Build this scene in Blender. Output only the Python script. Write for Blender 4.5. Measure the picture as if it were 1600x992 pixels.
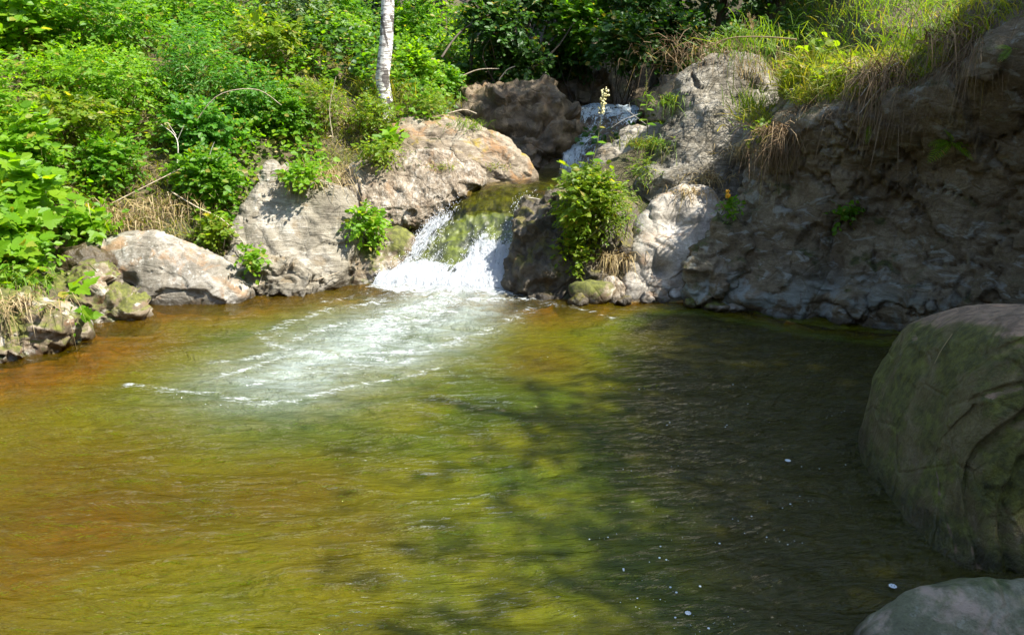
import bpy, bmesh, math, random
import numpy as np
from mathutils import Vector, Matrix

# ------------------------------------------------------------------ clear
for o in list(bpy.data.objects):
    bpy.data.objects.remove(o, do_unlink=True)
C = bpy.context.scene.collection
SC = bpy.context.scene
rad = math.radians

# ------------------------------------------------------------------ camera, sky, sun, exposure
CAM_H, PITCH, FPX = 2.0, rad(16.0), 1186.0
cam_d = bpy.data.cameras.new('camera'); cam = bpy.data.objects.new('camera', cam_d); C.objects.link(cam)
cam.location = (0, 0, CAM_H); cam.rotation_euler = (rad(90) - PITCH, 0, 0)
cam_d.sensor_fit = 'HORIZONTAL'; cam_d.sensor_width = 36.0; cam_d.lens = 36.0 * FPX / 1600.0
cam_d.clip_start = 0.05; cam_d.clip_end = 600
SC.camera = cam

SUN = Vector((0.52, -0.24, 0.80)).normalized()          # direction towards the sun
sun_d = bpy.data.lights.new('sun', 'SUN'); sun = bpy.data.objects.new('sun', sun_d); C.objects.link(sun)
sun_d.energy = 5.0; sun_d.angle = rad(0.55); sun_d.color = (1.0, 0.95, 0.86)
sun.location = (8, 2, 16); sun.rotation_euler = SUN.to_track_quat('Z', 'Y').to_euler()

world = bpy.data.worlds.new('World'); SC.world = world; world.use_nodes = True
wn = world.node_tree; wn.nodes.clear()
sky = wn.nodes.new('ShaderNodeTexSky'); sky.sky_type = 'NISHITA'; sky.sun_disc = False
sky.sun_elevation = math.asin(SUN.z); sky.sun_rotation = math.atan2(SUN.x, SUN.y)
bg = wn.nodes.new('ShaderNodeBackground'); bg.inputs['Strength'].default_value = 0.135
wo = wn.nodes.new('ShaderNodeOutputWorld')
wn.links.new(sky.outputs[0], bg.inputs[0]); wn.links.new(bg.outputs[0], wo.inputs[0])

SC.render.engine = 'CYCLES'
SC.view_settings.view_transform = 'Standard'; SC.view_settings.look = 'None'
SC.view_settings.exposure = 1.55; SC.view_settings.gamma = 1.0
cy = SC.cycles
cy.max_bounces = 8; cy.diffuse_bounces = 4; cy.glossy_bounces = 3; cy.transmission_bounces = 4
cy.transparent_max_bounces = 10; cy.caustics_reflective = False; cy.caustics_refractive = False
cy.use_denoising = True; cy.sample_clamp_indirect = 4.0

# ------------------------------------------------------------------ helpers: rays and noise
cp, sp = math.cos(PITCH), math.sin(PITCH)
CAMP = np.array([0, 0, CAM_H])
def ray(px, py):
    u = (px - 800) / FPX; v = (496 - py) / FPX
    return np.array([u, cp + sp * v, -sp + cp * v])
def on(px, py, z=0.0):
    d = ray(px, py); return CAMP + d * ((z - CAM_H) / d[2])
def at(px, py, Y):
    d = ray(px, py); return CAMP + d * (Y / d[1])

_rs = np.random.RandomState(7)
PERM = np.concatenate([_rs.permutation(256)] * 3).astype(np.int64)
GRAD = _rs.normal(size=(256, 3)); GRAD /= np.linalg.norm(GRAD, axis=1)[:, None]
def perlin(p):
    p = np.asarray(p, float); i = np.floor(p).astype(np.int64); f = p - i; i &= 255
    w = f * f * f * (f * (f * 6 - 15) + 10); out = 0
    for dx in (0, 1):
        for dy in (0, 1):
            for dz in (0, 1):
                h = PERM[PERM[PERM[i[:, 0] + dx] + i[:, 1] + dy] + i[:, 2] + dz]
                g = GRAD[h]
                dot = g[:, 0] * (f[:, 0] - dx) + g[:, 1] * (f[:, 1] - dy) + g[:, 2] * (f[:, 2] - dz)
                out = out + dot * (w[:, 0] if dx else 1 - w[:, 0]) * (w[:, 1] if dy else 1 - w[:, 1]) * (w[:, 2] if dz else 1 - w[:, 2])
    return out * 1.5
def fbm(p, octv=4, lac=2.05, gain=0.5):
    a, s, t = 1.0, 0.0, 0.0; p = np.asarray(p, float)
    for k in range(octv):
        s = s + a * perlin(p + 17.3 * k); t += a; a *= gain; p = p * lac
    return s / t
def ridged(p, octv=3):
    a, s, t = 1.0, 0.0, 0.0; p = np.asarray(p, float)
    for k in range(octv):
        s = s + a * (1 - np.abs(perlin(p + 9.1 * k)) * 2); t += a; a *= .5; p = p * 2.1
    return s / t
def cells(p):
    """distance between nearest and second nearest cell point: small along cracks"""
    p = np.asarray(p, float); b = np.floor(p).astype(np.int64)
    d1 = np.full(len(p), 9.0); d2 = np.full(len(p), 9.0)
    for dx in (-1, 0, 1):
        for dy in (-1, 0, 1):
            for dz in (-1, 0, 1):
                c = b + (dx, dy, dz); h = PERM[PERM[PERM[c[:, 0] & 255] + (c[:, 1] & 255)] + (c[:, 2] & 255)]
                q = c + 0.5 + 0.42 * GRAD[h]; d = np.linalg.norm(p - q, axis=1)
                m = d < d1; d2 = np.where(m, d1, np.minimum(d2, d)); d1 = np.where(m, d, d1)
    return d2 - d1
def facets(p):
    """each cell becomes a tilted plane: broken, angular faces"""
    p = np.asarray(p, float); b = np.floor(p).astype(np.int64); d1 = np.full(len(p), 9.0); out = np.zeros(len(p))
    for dx in (-1, 0, 1):
        for dy in (-1, 0, 1):
            for dz in (-1, 0, 1):
                c = b + (dx, dy, dz); h = PERM[PERM[PERM[c[:, 0] & 255] + (c[:, 1] & 255)] + (c[:, 2] & 255)]
                q = c + 0.5 + 0.42 * GRAD[h]; d = np.linalg.norm(p - q, axis=1); m = d < d1
                out = np.where(m, ((p - q) * GRAD[(h + 91) & 255]).sum(1) + .45 * GRAD[(h + 37) & 255][:, 0], out); d1 = np.where(m, d, d1)
    return out
def sstep(a, b, x):
    t = np.clip((x - a) / (b - a), 0, 1); return t * t * (3 - 2 * t)

# ------------------------------------------------------------------ helpers: objects
def tag(o, label=None, cat=None, group=None, kind=None):
    if label: o['label'] = label
    if cat: o['category'] = cat
    if group: o['group'] = group
    if kind: o['kind'] = kind
    return o
def link(o, parent=None):
    C.objects.link(o)
    if parent is not None: o.parent = parent
    return o
def mesh_of(name, V, F, mat=None, smooth=True, attrs=None):
    V = np.asarray(V, np.float32); F = np.asarray(F, np.int32); k = F.shape[1]
    me = bpy.data.meshes.new(name)
    me.vertices.add(len(V)); me.vertices.foreach_set('co', V.ravel())
    me.loops.add(F.size); me.loops.foreach_set('vertex_index', F.ravel())
    me.polygons.add(len(F)); me.polygons.foreach_set('loop_start', np.arange(0, F.size, k, dtype=np.int32))
    me.polygons.foreach_set('loop_total', np.full(len(F), k, np.int32))
    me.polygons.foreach_set('use_smooth', np.full(len(F), smooth, bool))
    if attrs:
        for an, av in attrs.items():
            a = me.attributes.new(an, 'FLOAT', 'POINT'); a.data.foreach_set('value', np.asarray(av, np.float32))
    me.update(calc_edges=True)
    if mat: me.materials.append(mat)
    return me
def put(name, V, F, mat, parent=None, smooth=True, attrs=None, base=None):
    """one mesh object; its origin goes to `base` (or stays with the parent's origin)"""
    V = np.asarray(V, float)
    org = np.array(base if base is not None else (parent.location if parent is not None else (0, 0, 0)), float)
    o = bpy.data.objects.new(name, mesh_of(name, V - org, F, mat, smooth, attrs))
    if parent is None: o.location = org
    return link(o, parent)
def empty(name, loc, label, cat, group=None):
    e = bpy.data.objects.new(name, None); e.location = Vector(loc); e.empty_display_size = .1
    link(e); return tag(e, label, cat, group)
def grid_faces(nu, nv):
    i = np.arange(nu - 1)[:, None] * nv + np.arange(nv - 1)[None, :]; i = i.ravel()
    return np.stack([i, i + nv, i + nv + 1, i + 1], 1)
def catmull(P, n, axis):
    """resample control array P along axis with Catmull-Rom to n samples"""
    P = np.moveaxis(np.asarray(P, float), axis, 0); m = len(P)
    t = np.linspace(0, m - 1, n); i = np.clip(np.floor(t).astype(int), 0, m - 2); f = (t - i).reshape(-1, *([1] * (P.ndim - 1)))
    g = lambda k: P[np.clip(k, 0, m - 1)]
    p0, p1, p2, p3 = g(i - 1), g(i), g(i + 1), g(i + 2)
    r = .5 * (2 * p1 + (p2 - p0) * f + (2 * p0 - 5 * p1 + 4 * p2 - p3) * f ** 2 + (3 * p1 - p0 - 3 * p2 + p3) * f ** 3)
    return np.moveaxis(r, 0, axis)
def tube(P, R, sides=6):
    P = np.asarray(P, float); n = len(P); R = np.broadcast_to(np.asarray(R, float), (n,))
    T = np.gradient(P, axis=0); T /= np.linalg.norm(T, axis=1)[:, None] + 1e-9
    ref = np.array([0.3, 0.2, 1.0]) if abs(T[:, 2]).mean() < .8 else np.array([1.0, .2, 0])
    A = np.cross(T, ref); A /= np.linalg.norm(A, axis=1)[:, None]; B = np.cross(T, A)
    th = np.linspace(0, 2 * math.pi, sides, endpoint=False)
    V = P[:, None] + R[:, None, None] * (A[:, None] * np.cos(th)[None, :, None] + B[:, None] * np.sin(th)[None, :, None])
    F = []
    for i in range(n - 1):
        for j in range(sides):
            F.append((i * sides + j, i * sides + (j + 1) % sides, (i + 1) * sides + (j + 1) % sides, (i + 1) * sides + j))
    return V.reshape(-1, 3), np.array(F)
def join(parts):
    Vs, Fs, n = [], [], 0
    for V, F in parts:
        Vs.append(V); Fs.append(F + n); n += len(V)
    return np.concatenate(Vs), np.concatenate(Fs)

# ------------------------------------------------------------------ materials
class NT:
    def __init__(s, name):
        s.m = bpy.data.materials.new(name); s.m.use_nodes = True; s.t = s.m.node_tree; s.t.nodes.clear()
        s.out = s.n('ShaderNodeOutputMaterial')
    def n(s, typ, **kw):
        x = s.t.nodes.new(typ)
        for k, v in kw.items():
            if k.startswith('_'): setattr(x, k[1:], v)
            else: s.set(x.inputs[k.replace('__', ' ')], v)
        return x
    def set(s, sock, v):
        if isinstance(v, bpy.types.NodeSocket): s.t.links.new(v, sock)
        elif isinstance(v, bpy.types.Node): s.t.links.new(v.outputs[0], sock)
        else:
            if isinstance(v, (tuple, list)) and len(v) == 3 and sock.type == 'RGBA': v = (*v, 1)
            sock.default_value = v
    def math(s, op, a, b=0.0, c=0.0, clamp=False):
        x = s.t.nodes.new('ShaderNodeMath'); x.operation = op; x.use_clamp = clamp
        s.set(x.inputs[0], a); s.set(x.inputs[1], b); s.set(x.inputs[2], c); return x.outputs[0]
    def ss(s, v, a, b, lo=0.0, hi=1.0):
        x = s.t.nodes.new('ShaderNodeMapRange'); x.interpolation_type = 'SMOOTHSTEP'
        s.set(x.inputs[0], v); s.set(x.inputs[1], a); s.set(x.inputs[2], b); s.set(x.inputs[3], lo); s.set(x.inputs[4], hi); return x.outputs[0]
    def mix(s, f, a, b, mode='MIX'):
        x = s.t.nodes.new('ShaderNodeMix'); x.data_type = 'RGBA'; x.blend_type = mode
        s.set(x.inputs[0], f); s.set(x.inputs[6], a); s.set(x.inputs[7], b); return x.outputs[2]
    def noise(s, vec, scale, detail=5.0, rough=.55, dist=0.0):
        x = s.t.nodes.new('ShaderNodeTexNoise'); s.set(x.inputs['Vector'], vec)
        x.inputs['Scale'].default_value = scale; x.inputs['Detail'].default_value = detail
        x.inputs['Roughness'].default_value = rough; x.inputs['Distortion'].default_value = dist; return x.outputs[0]
    def mapv(s, vec, scale=(1, 1, 1), rot=(0, 0, 0)):
        x = s.t.nodes.new('ShaderNodeMapping'); s.set(x.inputs[0], vec); x.inputs['Scale'].default_value = scale; x.inputs['Rotation'].default_value = rot; return x.outputs[0]
    def attr(s, name):
        x = s.t.nodes.new('ShaderNodeAttribute'); x.attribute_name = name; return x.outputs['Fac']
    def shmix(s, f, a, b):
        x = s.t.nodes.new('ShaderNodeMixShader'); s.set(x.inputs[0], f); s.set(x.inputs[1], a); s.set(x.inputs[2], b); return x.outputs[0]
    def done(s, sh):
        s.set(s.out.inputs[0], sh); return s.m

def rock_mat(name, c_dark, c_mid, c_light, moss=0.0, moss_col=(.07, .075, .012), stain=None, wet=0.09, wet_z=0.0,
             stria=(1, 1, 1), stria_rot=(0, 0, 0), scale=1.0, bump=.5, rough=.85, lichen=.0, patch=None, cap=None, band=None):
    k = NT(name); geo = k.n('ShaderNodeNewGeometry'); P = geo.outputs['Position']
    Ps = k.mapv(P, stria, stria_rot)
    big = k.noise(P, 2.3 * scale, 6, .6, .4); fine = k.noise(P, 21 * scale, 6, .7); st = k.noise(Ps, 6 * scale, 7, .65, .8)
    grain = k.noise(P, 95 * scale, 3, .7)
    v = k.math('ADD', k.math('MULTIPLY', big, .45), k.math('ADD', k.math('MULTIPLY', st, .4), k.math('MULTIPLY', fine, .25)))
    col = k.mix(k.ss(v, .38, .56), c_dark, c_mid); col = k.mix(k.ss(v, .53, .66), col, c_light)
    col = k.mix(k.ss(grain, .3, .75, .35, 0.), col, (0.02, .017, .014))
    if stain: col = k.mix(k.ss(k.noise(P, 3.1 * scale, 5, .65, .6), .53, .68, 0, .8), col, stain)
    if patch: col = k.mix(k.ss(k.noise(k.mapv(P, (1, 1, 2)), 5 * scale, 5, .6, .8), .55, .64, 0, .75), col, patch)
    if lichen > 0: col = k.mix(k.ss(k.noise(P, 13 * scale, 4, .75), .60, .66, 0, lichen), col, (.62, .62, .58))
    nz = k.n('ShaderNodeSeparateXYZ', Vector=geo.outputs['Normal']).outputs[2]; pz = k.n('ShaderNodeSeparateXYZ', Vector=P).outputs[2]
    mossf = 0.0
    if moss > 0:
        mn = k.noise(P, 3.6 * scale, 6, .65, .3)
        mossf = k.ss(k.math('ADD', mn, k.math('ADD', k.math('MULTIPLY', nz, .16), moss - .62)), .48, .62)
        mc = k.mix(k.ss(k.noise(P, 17, 4, .7), .35, .7), tuple(c * .55 for c in moss_col), tuple(c * 1.5 for c in moss_col))
        col = k.mix(mossf, col, mc)
    if band: col = k.mix(k.math('MULTIPLY', k.ss(pz, .55, .12, 0, .8), k.ss(k.noise(P, 3.4, 5, .6, .5), .45, .58)), col, band)
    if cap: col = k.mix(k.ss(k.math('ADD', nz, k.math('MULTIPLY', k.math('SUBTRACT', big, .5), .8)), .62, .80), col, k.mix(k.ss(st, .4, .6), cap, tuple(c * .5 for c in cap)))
    wf = k.ss(k.math('ADD', k.math('SUBTRACT', pz, wet_z), k.math('MULTIPLY', k.math('SUBTRACT', big, .5), .35 * wet / .09 * .6)), wet, wet * .3)
    col = k.mix(wf, col, k.mix(.55, col, (.012, .009, .005)))
    crk = k.t.nodes.new('ShaderNodeTexVoronoi'); crk.feature = 'DISTANCE_TO_EDGE'; k.set(crk.inputs['Vector'], k.mix(.06, P, k.n('ShaderNodeTexNoise', Vector=P, Scale=5.0).outputs['Color'])); crk.inputs['Scale'].default_value = 3.2 * scale
    h = k.math('ADD', k.math('MULTIPLY', st, .6), k.math('ADD', k.math('MULTIPLY', fine, .35), k.math('MULTIPLY', grain, .12)))
    h = k.math('ADD', h, k.ss(crk.outputs[0], 0, .05, -.12, 0))
    bm = k.n('ShaderNodeBump', Strength=bump, Distance=.05, Height=h)
    bs = k.n('ShaderNodeBsdfPrincipled', Base__Color=col, Roughness=k.ss(wf, 0, 1, rough, .28), Normal=bm)
    return k.done(bs.outputs[0])

def leaf_mat(name, c1, c2, c3, trans=.55, tcol=None, rough=.42):
    k = NT(name); geo = k.n('ShaderNodeNewGeometry'); oi = k.n('ShaderNodeObjectInfo')
    r = k.math('FRACT', k.math('ADD', geo.outputs['Random Per Island'], oi.outputs['Random']))
    r2 = k.math('FRACT', k.math('MULTIPLY', r, 7.31))
    col = k.mix(k.ss(r, 0, .6), c1, c2); col = k.mix(k.ss(r, .62, 1), col, c3)
    big = k.noise(geo.outputs['Position'], 1.7, 3, .5)
    col = k.mix(k.ss(big, .3, .7, .25, 0.), col, tuple(c * .55 for c in c1))
    col = k.mix(k.ss(r2, .92, .97, 0, .8), col, (.32, .25, .06))
    bm = k.n('ShaderNodeBump', Strength=.25, Distance=.01, Height=k.noise(geo.outputs['Position'], 160, 2))
    bs = k.n('ShaderNodeBsdfPrincipled', Base__Color=col, Roughness=rough, Normal=bm)
    bs.inputs['Specular IOR Level'].default_value = .35
    tc = k.mix(1.0, col, tcol or (2.2, 2.05, .45), 'MULTIPLY')
    tr = k.n('ShaderNodeBsdfTranslucent', Color=tc)
    return k.done(k.shmix(trans, bs.outputs[0], tr.outputs[0]))
def plain_mat(name, c1, c2, scale=14, rough=.8, bump=.3, stretch=(1, 1, 1)):
    k = NT(name); P = k.n('ShaderNodeNewGeometry').outputs['Position']
    nz = k.noise(k.mapv(P, stretch), scale, 5, .65)
    bs = k.n('ShaderNodeBsdfPrincipled', Base__Color=k.mix(k.ss(nz, .35, .65), c1, c2), Roughness=rough, Normal=k.n('ShaderNodeBump', Strength=bump, Distance=.02, Height=nz))
    return k.done(bs.outputs[0])

M = {}
M['boulder'] = rock_mat('rock_pale_grey', (.085, .07, .05), (.20, .178, .138), (.37, .35, .305), moss=.0, stain=(.22, .13, .06), lichen=.35, stria=(1, 1, 2.5), stria_rot=(.3, .5, .2))
M['slab'] = rock_mat('rock_tan_striated', (.08, .066, .044), (.215, .19, .14), (.39, .36, .30), stain=(.17, .12, .06), stria=(.6, 1, 5), stria_rot=(.2, .75, .3), bump=.8, moss=.1)
M['slab2'] = rock_mat('rock_tan_rough', (.07, .048, .03), (.245, .195, .135), (.48, .43, .355), stain=(.2, .12, .06), stria=(2.2, 1, 1), stria_rot=(.2, .5, .1), bump=1.0, scale=1.5, lichen=.25)
M['slab3'] = rock_mat('rock_orange_mossy', (.08, .055, .03), (.21, .165, .11), (.36, .31, .23), stain=(.24, .125, .045), stria=(.8, 1, 3), stria_rot=(.1, .5, .1), moss=.45, moss_col=(.20, .14, .012), bump=.8)
M['mossrock'] = rock_mat('rock_mossy', (.07, .05, .03), (.16, .12, .07), (.34, .29, .22), moss=.60, moss_col=(.085, .09, .013), stain=(.12, .05, .015), patch=(.4, .37, .31))
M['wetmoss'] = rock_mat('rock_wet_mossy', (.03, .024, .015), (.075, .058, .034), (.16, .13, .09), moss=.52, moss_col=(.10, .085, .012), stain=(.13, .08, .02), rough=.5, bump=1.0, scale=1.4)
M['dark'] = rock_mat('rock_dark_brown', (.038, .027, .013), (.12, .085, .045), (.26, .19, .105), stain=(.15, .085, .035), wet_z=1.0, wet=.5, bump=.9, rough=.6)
M['mound'] = rock_mat('rock_grey_lined', (.05, .042, .028), (.16, .14, .10), (.36, .33, .27), stria=(1, 1, 4), stria_rot=(.3, .9, .2), bump=.9, moss=.08, moss_col=(.08, .085, .03), scale=1.2, lichen=.25)
M['smooth'] = rock_mat('rock_water_worn', (.17, .145, .11), (.36, .325, .27), (.55, .52, .46), stria=(1, 1, 3), stria_rot=(.3, 1.0, .3), bump=.35, stain=(.26, .17, .1), moss=.04)
M['cliff'] = rock_mat('rock_cliff', (.075, .054, .026), (.16, .122, .068), (.28, .232, .15), moss=.50, moss_col=(.055, .058, .012), stain=(.075, .05, .022), patch=(.25, .25, .215), stria=(1, 1, 2.2), stria_rot=(.2, .3, .2), bump=1.1, wet=.07, band=(.26, .30, .285))
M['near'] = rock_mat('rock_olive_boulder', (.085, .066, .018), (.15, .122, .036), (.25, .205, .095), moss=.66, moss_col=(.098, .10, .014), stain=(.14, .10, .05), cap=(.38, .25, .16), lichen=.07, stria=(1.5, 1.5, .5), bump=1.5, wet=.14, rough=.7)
M['low'] = rock_mat('rock_green_grey', (.066, .07, .034), (.14, .145, .078), (.26, .245, .165), moss=.48, moss_col=(.065, .085, .022), stain=(.40, .30, .24), lichen=.12, bump=1.0, rough=.6)
M['chute'] = None

# ground: soil, dry grass litter, moss
k = NT('soil_and_litter'); P = k.n('ShaderNodeNewGeometry').outputs['Position']
a_, b_, c_ = k.noise(P, 1.1, 5, .6), k.noise(P, 9, 6, .7), k.noise(P, 60, 3, .7)
col = k.mix(k.ss(b_, .35, .65), (.045, .032, .018), (.13, .095, .055)); col = k.mix(k.ss(a_, .42, .6, 0, .75), col, (.055, .062, .018)); col = k.mix(k.ss(c_, .55, .7, 0, .6), col, (.24, .19, .11))
M['soil'] = k.done(k.n('ShaderNodeBsdfPrincipled', Base__Color=col, Roughness=.95, Normal=k.n('ShaderNodeBump', Strength=.9, Distance=.04, Height=k.math('ADD', b_, c_))).outputs[0])

# pool bed: amber stones and silt
k = NT('pool_bed'); P = k.n('ShaderNodeNewGeometry').outputs['Position']
a_, b_ = k.noise(P, 1.3, 4, .55), k.noise(P, 6.5, 5, .65, .5)
vo = k.t.nodes.new('ShaderNodeTexVoronoi'); k.set(vo.inputs['Vector'], P); vo.inputs['Scale'].default_value = 5.5
col = k.mix(k.ss(a_, .35, .65), (.16, .095, .018), (.30, .21, .045)); col = k.mix(k.ss(b_, .4, .65, 0, .6), col, (.11, .075, .02)); col = k.mix(.25, col, vo.outputs['Color'], 'MULTIPLY')
M['bed'] = k.done(k.n('ShaderNodeBsdfPrincipled', Base__Color=col, Roughness=.9, Normal=k.n('ShaderNodeBump', Strength=.6, Distance=.05, Height=b_)).outputs[0])

# ------------------------------------------------------------------ waterline and terrain heights
SHORE = [on(0, 552), on(70, 530), on(125, 508), on(165, 486), on(230, 473), on(300, 470), on(390, 455), on(480, 442), on(545, 438),
         on(600, 442), on(700, 446), on(800, 455), on(880, 466), on(960, 472), on(1050, 472), on(1110, 476), on(1175, 490),
         on(1275, 509), on(1350, 518), on(1440, 528)]
POOL = np.array([(-5.0, 4.2), (-4.75, 5.2)] + [(p[0], p[1]) for p in SHORE] + [(4.3, 5.6), (4.6, 4.4), (4.6, 3.0), (3.9, 1.6), (2, 1.0), (-1.5, .9), (-4, 1.4), (-5.2, 2.6)])
CH1 = np.array([(-.45, 8.85), (.35, 8.75), (.85, 9.6), (1.35, 11.3), (.35, 11.4), (-.1, 10.1)])      # upper basin, water at about 1.0 m
CH2 = np.array([(.55, 12.3), (1.75, 12.2), (2.6, 15), (3.2, 20), (1.6, 20), (.9, 15)])               # stream above the upper fall
def poly_dist(X, Y, poly):
    """signed distance to polygon, negative inside"""
    p = np.stack([X, Y], -1); d = np.full(X.shape, 1e9); ins = np.zeros(X.shape, bool); n = len(poly)
    for i in range(n):
        a, b = poly[i], poly[(i + 1) % n]; e = b - a; w = p - a
        t = np.clip((w @ e) / (e @ e), 0, 1); d = np.minimum(d, np.linalg.norm(w - t[..., None] * e, axis=-1))
        c = ((a[1] > Y) != (b[1] > Y)) & (X < (b[0] - a[0]) * (Y - a[1]) / (b[1] - a[1] + 1e-12) + a[0]); ins ^= c
    return np.where(ins, -d, d)
def rise(d, slope, far=.42, knee=3.2):
    return np.where(d < knee, slope * d, slope * knee + far * (d - knee))
def terrain(X, Y):
    X = np.asarray(X, float); Y = np.asarray(Y, float)
    dp, d1, d2 = poly_dist(X, Y, POOL), poly_dist(X, Y, CH1), poly_dist(X, Y, CH2)
    side = sstep(.8, 2.6, X)                               # right bank is steeper
    near = 1 - sstep(.5, 3.0, Y + .25 * np.abs(X) - .4)     # the shore we stand on is low
    cl = sstep(2.7, 3.6, X - .25 * (Y - 7))                 # behind the cliff
    sl = (0.86 - .06 * side + .85 * cl) * (1 - near) + .30 * near
    hp = rise(np.maximum(dp, 0), sl, .40 + .1 * side, 3.2 - .9 * side - .7 * cl)
    hp = hp - .75 * sstep(1.75, 2.2, X) * sstep(1.0, 2.5, Y) * (1 - sstep(.35, 1.0, dp))
    h1 = .95 + rise(np.maximum(d1, 0), .75 - .1 * side + .5 * cl, .42, 2.2)
    h2 = 1.75 + rise(np.maximum(d2, 0), .55 + .4 * side, .36, 3)
    h = np.minimum(np.minimum(hp, h1), h2)
    n = fbm(np.stack([X * .45, Y * .45, X * 0], -1).reshape(-1, 3), 4).reshape(X.shape)
    h = h + n * .35 * sstep(.2, 2.5, np.minimum(np.minimum(dp, d1), d2))
    rt = sstep(.1, 2.0, X); bed = -(.12 + .25 * rt + (.62 + .3 * rt) * sstep(0, 1.9 - 1.2 * rt, -dp)) + .12 * fbm(np.stack([X, Y, X * 0 + 5], -1).reshape(-1, 3), 3).reshape(X.shape)  # bed dropped on the right so the water's painted shade tone falls there
    for cx, cy, r, a in SHOALS: bed = bed + a * np.exp(-((X - cx) ** 2 + (Y - cy) ** 2) / r ** 2)
    bed = np.minimum(bed, -.07)
    return np.where(dp < 0, np.where(dp > -.12, bed * sstep(0, .12, -dp) , bed), h)
_q = [on(470, 770), on(60, 860), on(870, 560), on(120, 560), on(40, 700), on(560, 900)]
SHOALS = [(_q[0][0], _q[0][1], .7, .25), (_q[1][0], _q[1][1], .9, .4), (_q[2][0], _q[2][1], .55, .38), (_q[3][0], _q[3][1], .7, .3), (_q[4][0], _q[4][1], .9, .3), (_q[5][0], _q[5][1], .5, .15)]
def ground_z(x, y): return float(terrain(np.array([x]), np.array([y]))[0])

def warp_axis(lo, hi, n, out, m):
    mid = np.linspace(lo, hi, n); st = (hi - lo) / n; g = st * np.cumsum(1.28 ** np.arange(1, m)); g = g * (out / g[-1])
    return np.concatenate([(lo - g)[::-1], mid, hi + g])
gx = warp_axis(-7, 7, 220, 70, 16); gy = warp_axis(.2, 15.5, 230, 80, 16)
GX, GY = np.meshgrid(gx, gy, indexing='ij'); GZ = terrain(GX, GY)
gv = np.stack([GX, GY, GZ], -1).reshape(-1, 3)
gfn = grid_faces(len(gx), len(gy)); fc = gv[gfn].mean(1); inpool = poly_dist(fc[:, 0], fc[:, 1], POOL) < 0
def sub(V, F):
    u, inv = np.unique(F, return_inverse=True); return V[u], inv.reshape(F.shape)
tag(put('ground', *sub(gv, gfn[~inpool]), M['soil']), kind='structure')
tag(put('stream_bed', *sub(gv, gfn[inpool]), M['bed']), kind='structure')

# ------------------------------------------------------------------ pool water
def seg_dist(X, Y, pts):
    d = np.full(X.shape, 1e9); p = np.stack([X, Y], -1)
    for a, b in zip(pts[:-1], pts[1:]):
        a, b = np.array(a[:2]), np.array(b[:2]); e = b - a; w = p - a; t = np.clip((w @ e) / (e @ e + 1e-9), 0, 1)
        d = np.minimum(d, np.linalg.norm(w - t[..., None] * e, axis=-1))
    return d
wx = np.linspace(-5.4, 4.9, 500); wy = np.concatenate([np.linspace(.7, 1.9, 40), 1.9 + np.cumsum(np.linspace(.0085, .022, 442))])
WX, WY = np.meshgrid(wx, wy, indexing='ij')
fx, fy = -.55, 8.1                                           # foot of the fall
R_, TH = np.hypot(WX - fx, WY - fy), np.arctan2(WX - fx, fy - WY)
q = np.stack([WX, WY, WX * 0], -1).reshape(-1, 3); sh = WX.shape
wob = fbm(q * .9, 3).reshape(sh)
rip = fbm(np.stack([WX * 1.6 + wob, WY * 5.5 + wob * 1.5, WX * 0 + 2], -1).reshape(-1, 3), 4).reshape(sh)
arc = fbm(np.stack([TH * 3.0, R_ * 5.0 + wob * 2, WX * 0 + 8], -1).reshape(-1, 3), 3).reshape(sh)
near_fall = np.exp(-(R_ / 1.5) ** 2)
WZ = rip * (.024 + .02 * near_fall) + arc * (.024 + .03 * near_fall) + fbm(q * 9, 2).reshape(sh) * .02 * near_fall + .05 * np.exp(-(seg_dist(WX, WY, [on(620, 447), on(790, 456)]) / .25) ** 2)
foam = np.zeros(sh); milk = np.zeros(sh)
def streak(px, w, a, arr):
    pts = catmull(np.array([on(*p) for p in px]), 24, 0)
    d = seg_dist(WX + wob * .16, WY + rip * .16, pts); np.maximum(arr, a * np.exp(-(d / w) ** 2), out=arr)
streak([(608, 450), (700, 455), (800, 458)], .24, 1.25, foam)
streak([(700, 468), (650, 490), (590, 520)], .50, .78, foam)
streak([(620, 500), (540, 545), (470, 590)], .42, .36, foam)
streak([(560, 460), (500, 470)], .16, .62, foam)
streak([(640, 520), (560, 575)], .22, .60, foam)
streak([(720, 470), (760, 470), (835, 466)], .20, .80, foam)
streak([(640, 462), (560, 475), (480, 495), (420, 520)], .16, .66, foam)
streak([(405, 520), (425, 540), (500, 552), (600, 553), (680, 540), (760, 515), (840, 480)], .13, .66, foam)
streak([(188, 602), (250, 612), (330, 618), (420, 629), (475, 625), (540, 606), (620, 590), (690, 575)], .075, .74, foam)
streak([(350, 585), (430, 560), (500, 540)], .07, .74, foam)
streak([(380, 600), (470, 590), (560, 575), (640, 560)], .07, .66, foam)
streak([(330, 565), (400, 555), (470, 525), (560, 500)], .08, .66, foam)
streak([(690, 530), (760, 520), (830, 500)], .05, .66, foam)
streak([(560, 470), (620, 455)], .12, .66, foam)
streak([(830, 470), (900, 480), (960, 500)], .10, .58, foam)
streak([(690, 465), (620, 500), (520, 545), (460, 585)], .62, 1.0, milk)
streak([(760, 465), (720, 500), (600, 560)], .40, .9, milk)
depth = -terrain(WX, WY); depth = np.maximum(depth, 0)
wv = np.stack([WX, WY, WZ], -1).reshape(-1, 3); wf = grid_faces(len(wx), len(wy)); fc = wv[wf].mean(1)
keep = poly_dist(fc[:, 0], fc[:, 1], POOL) < .35

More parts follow.
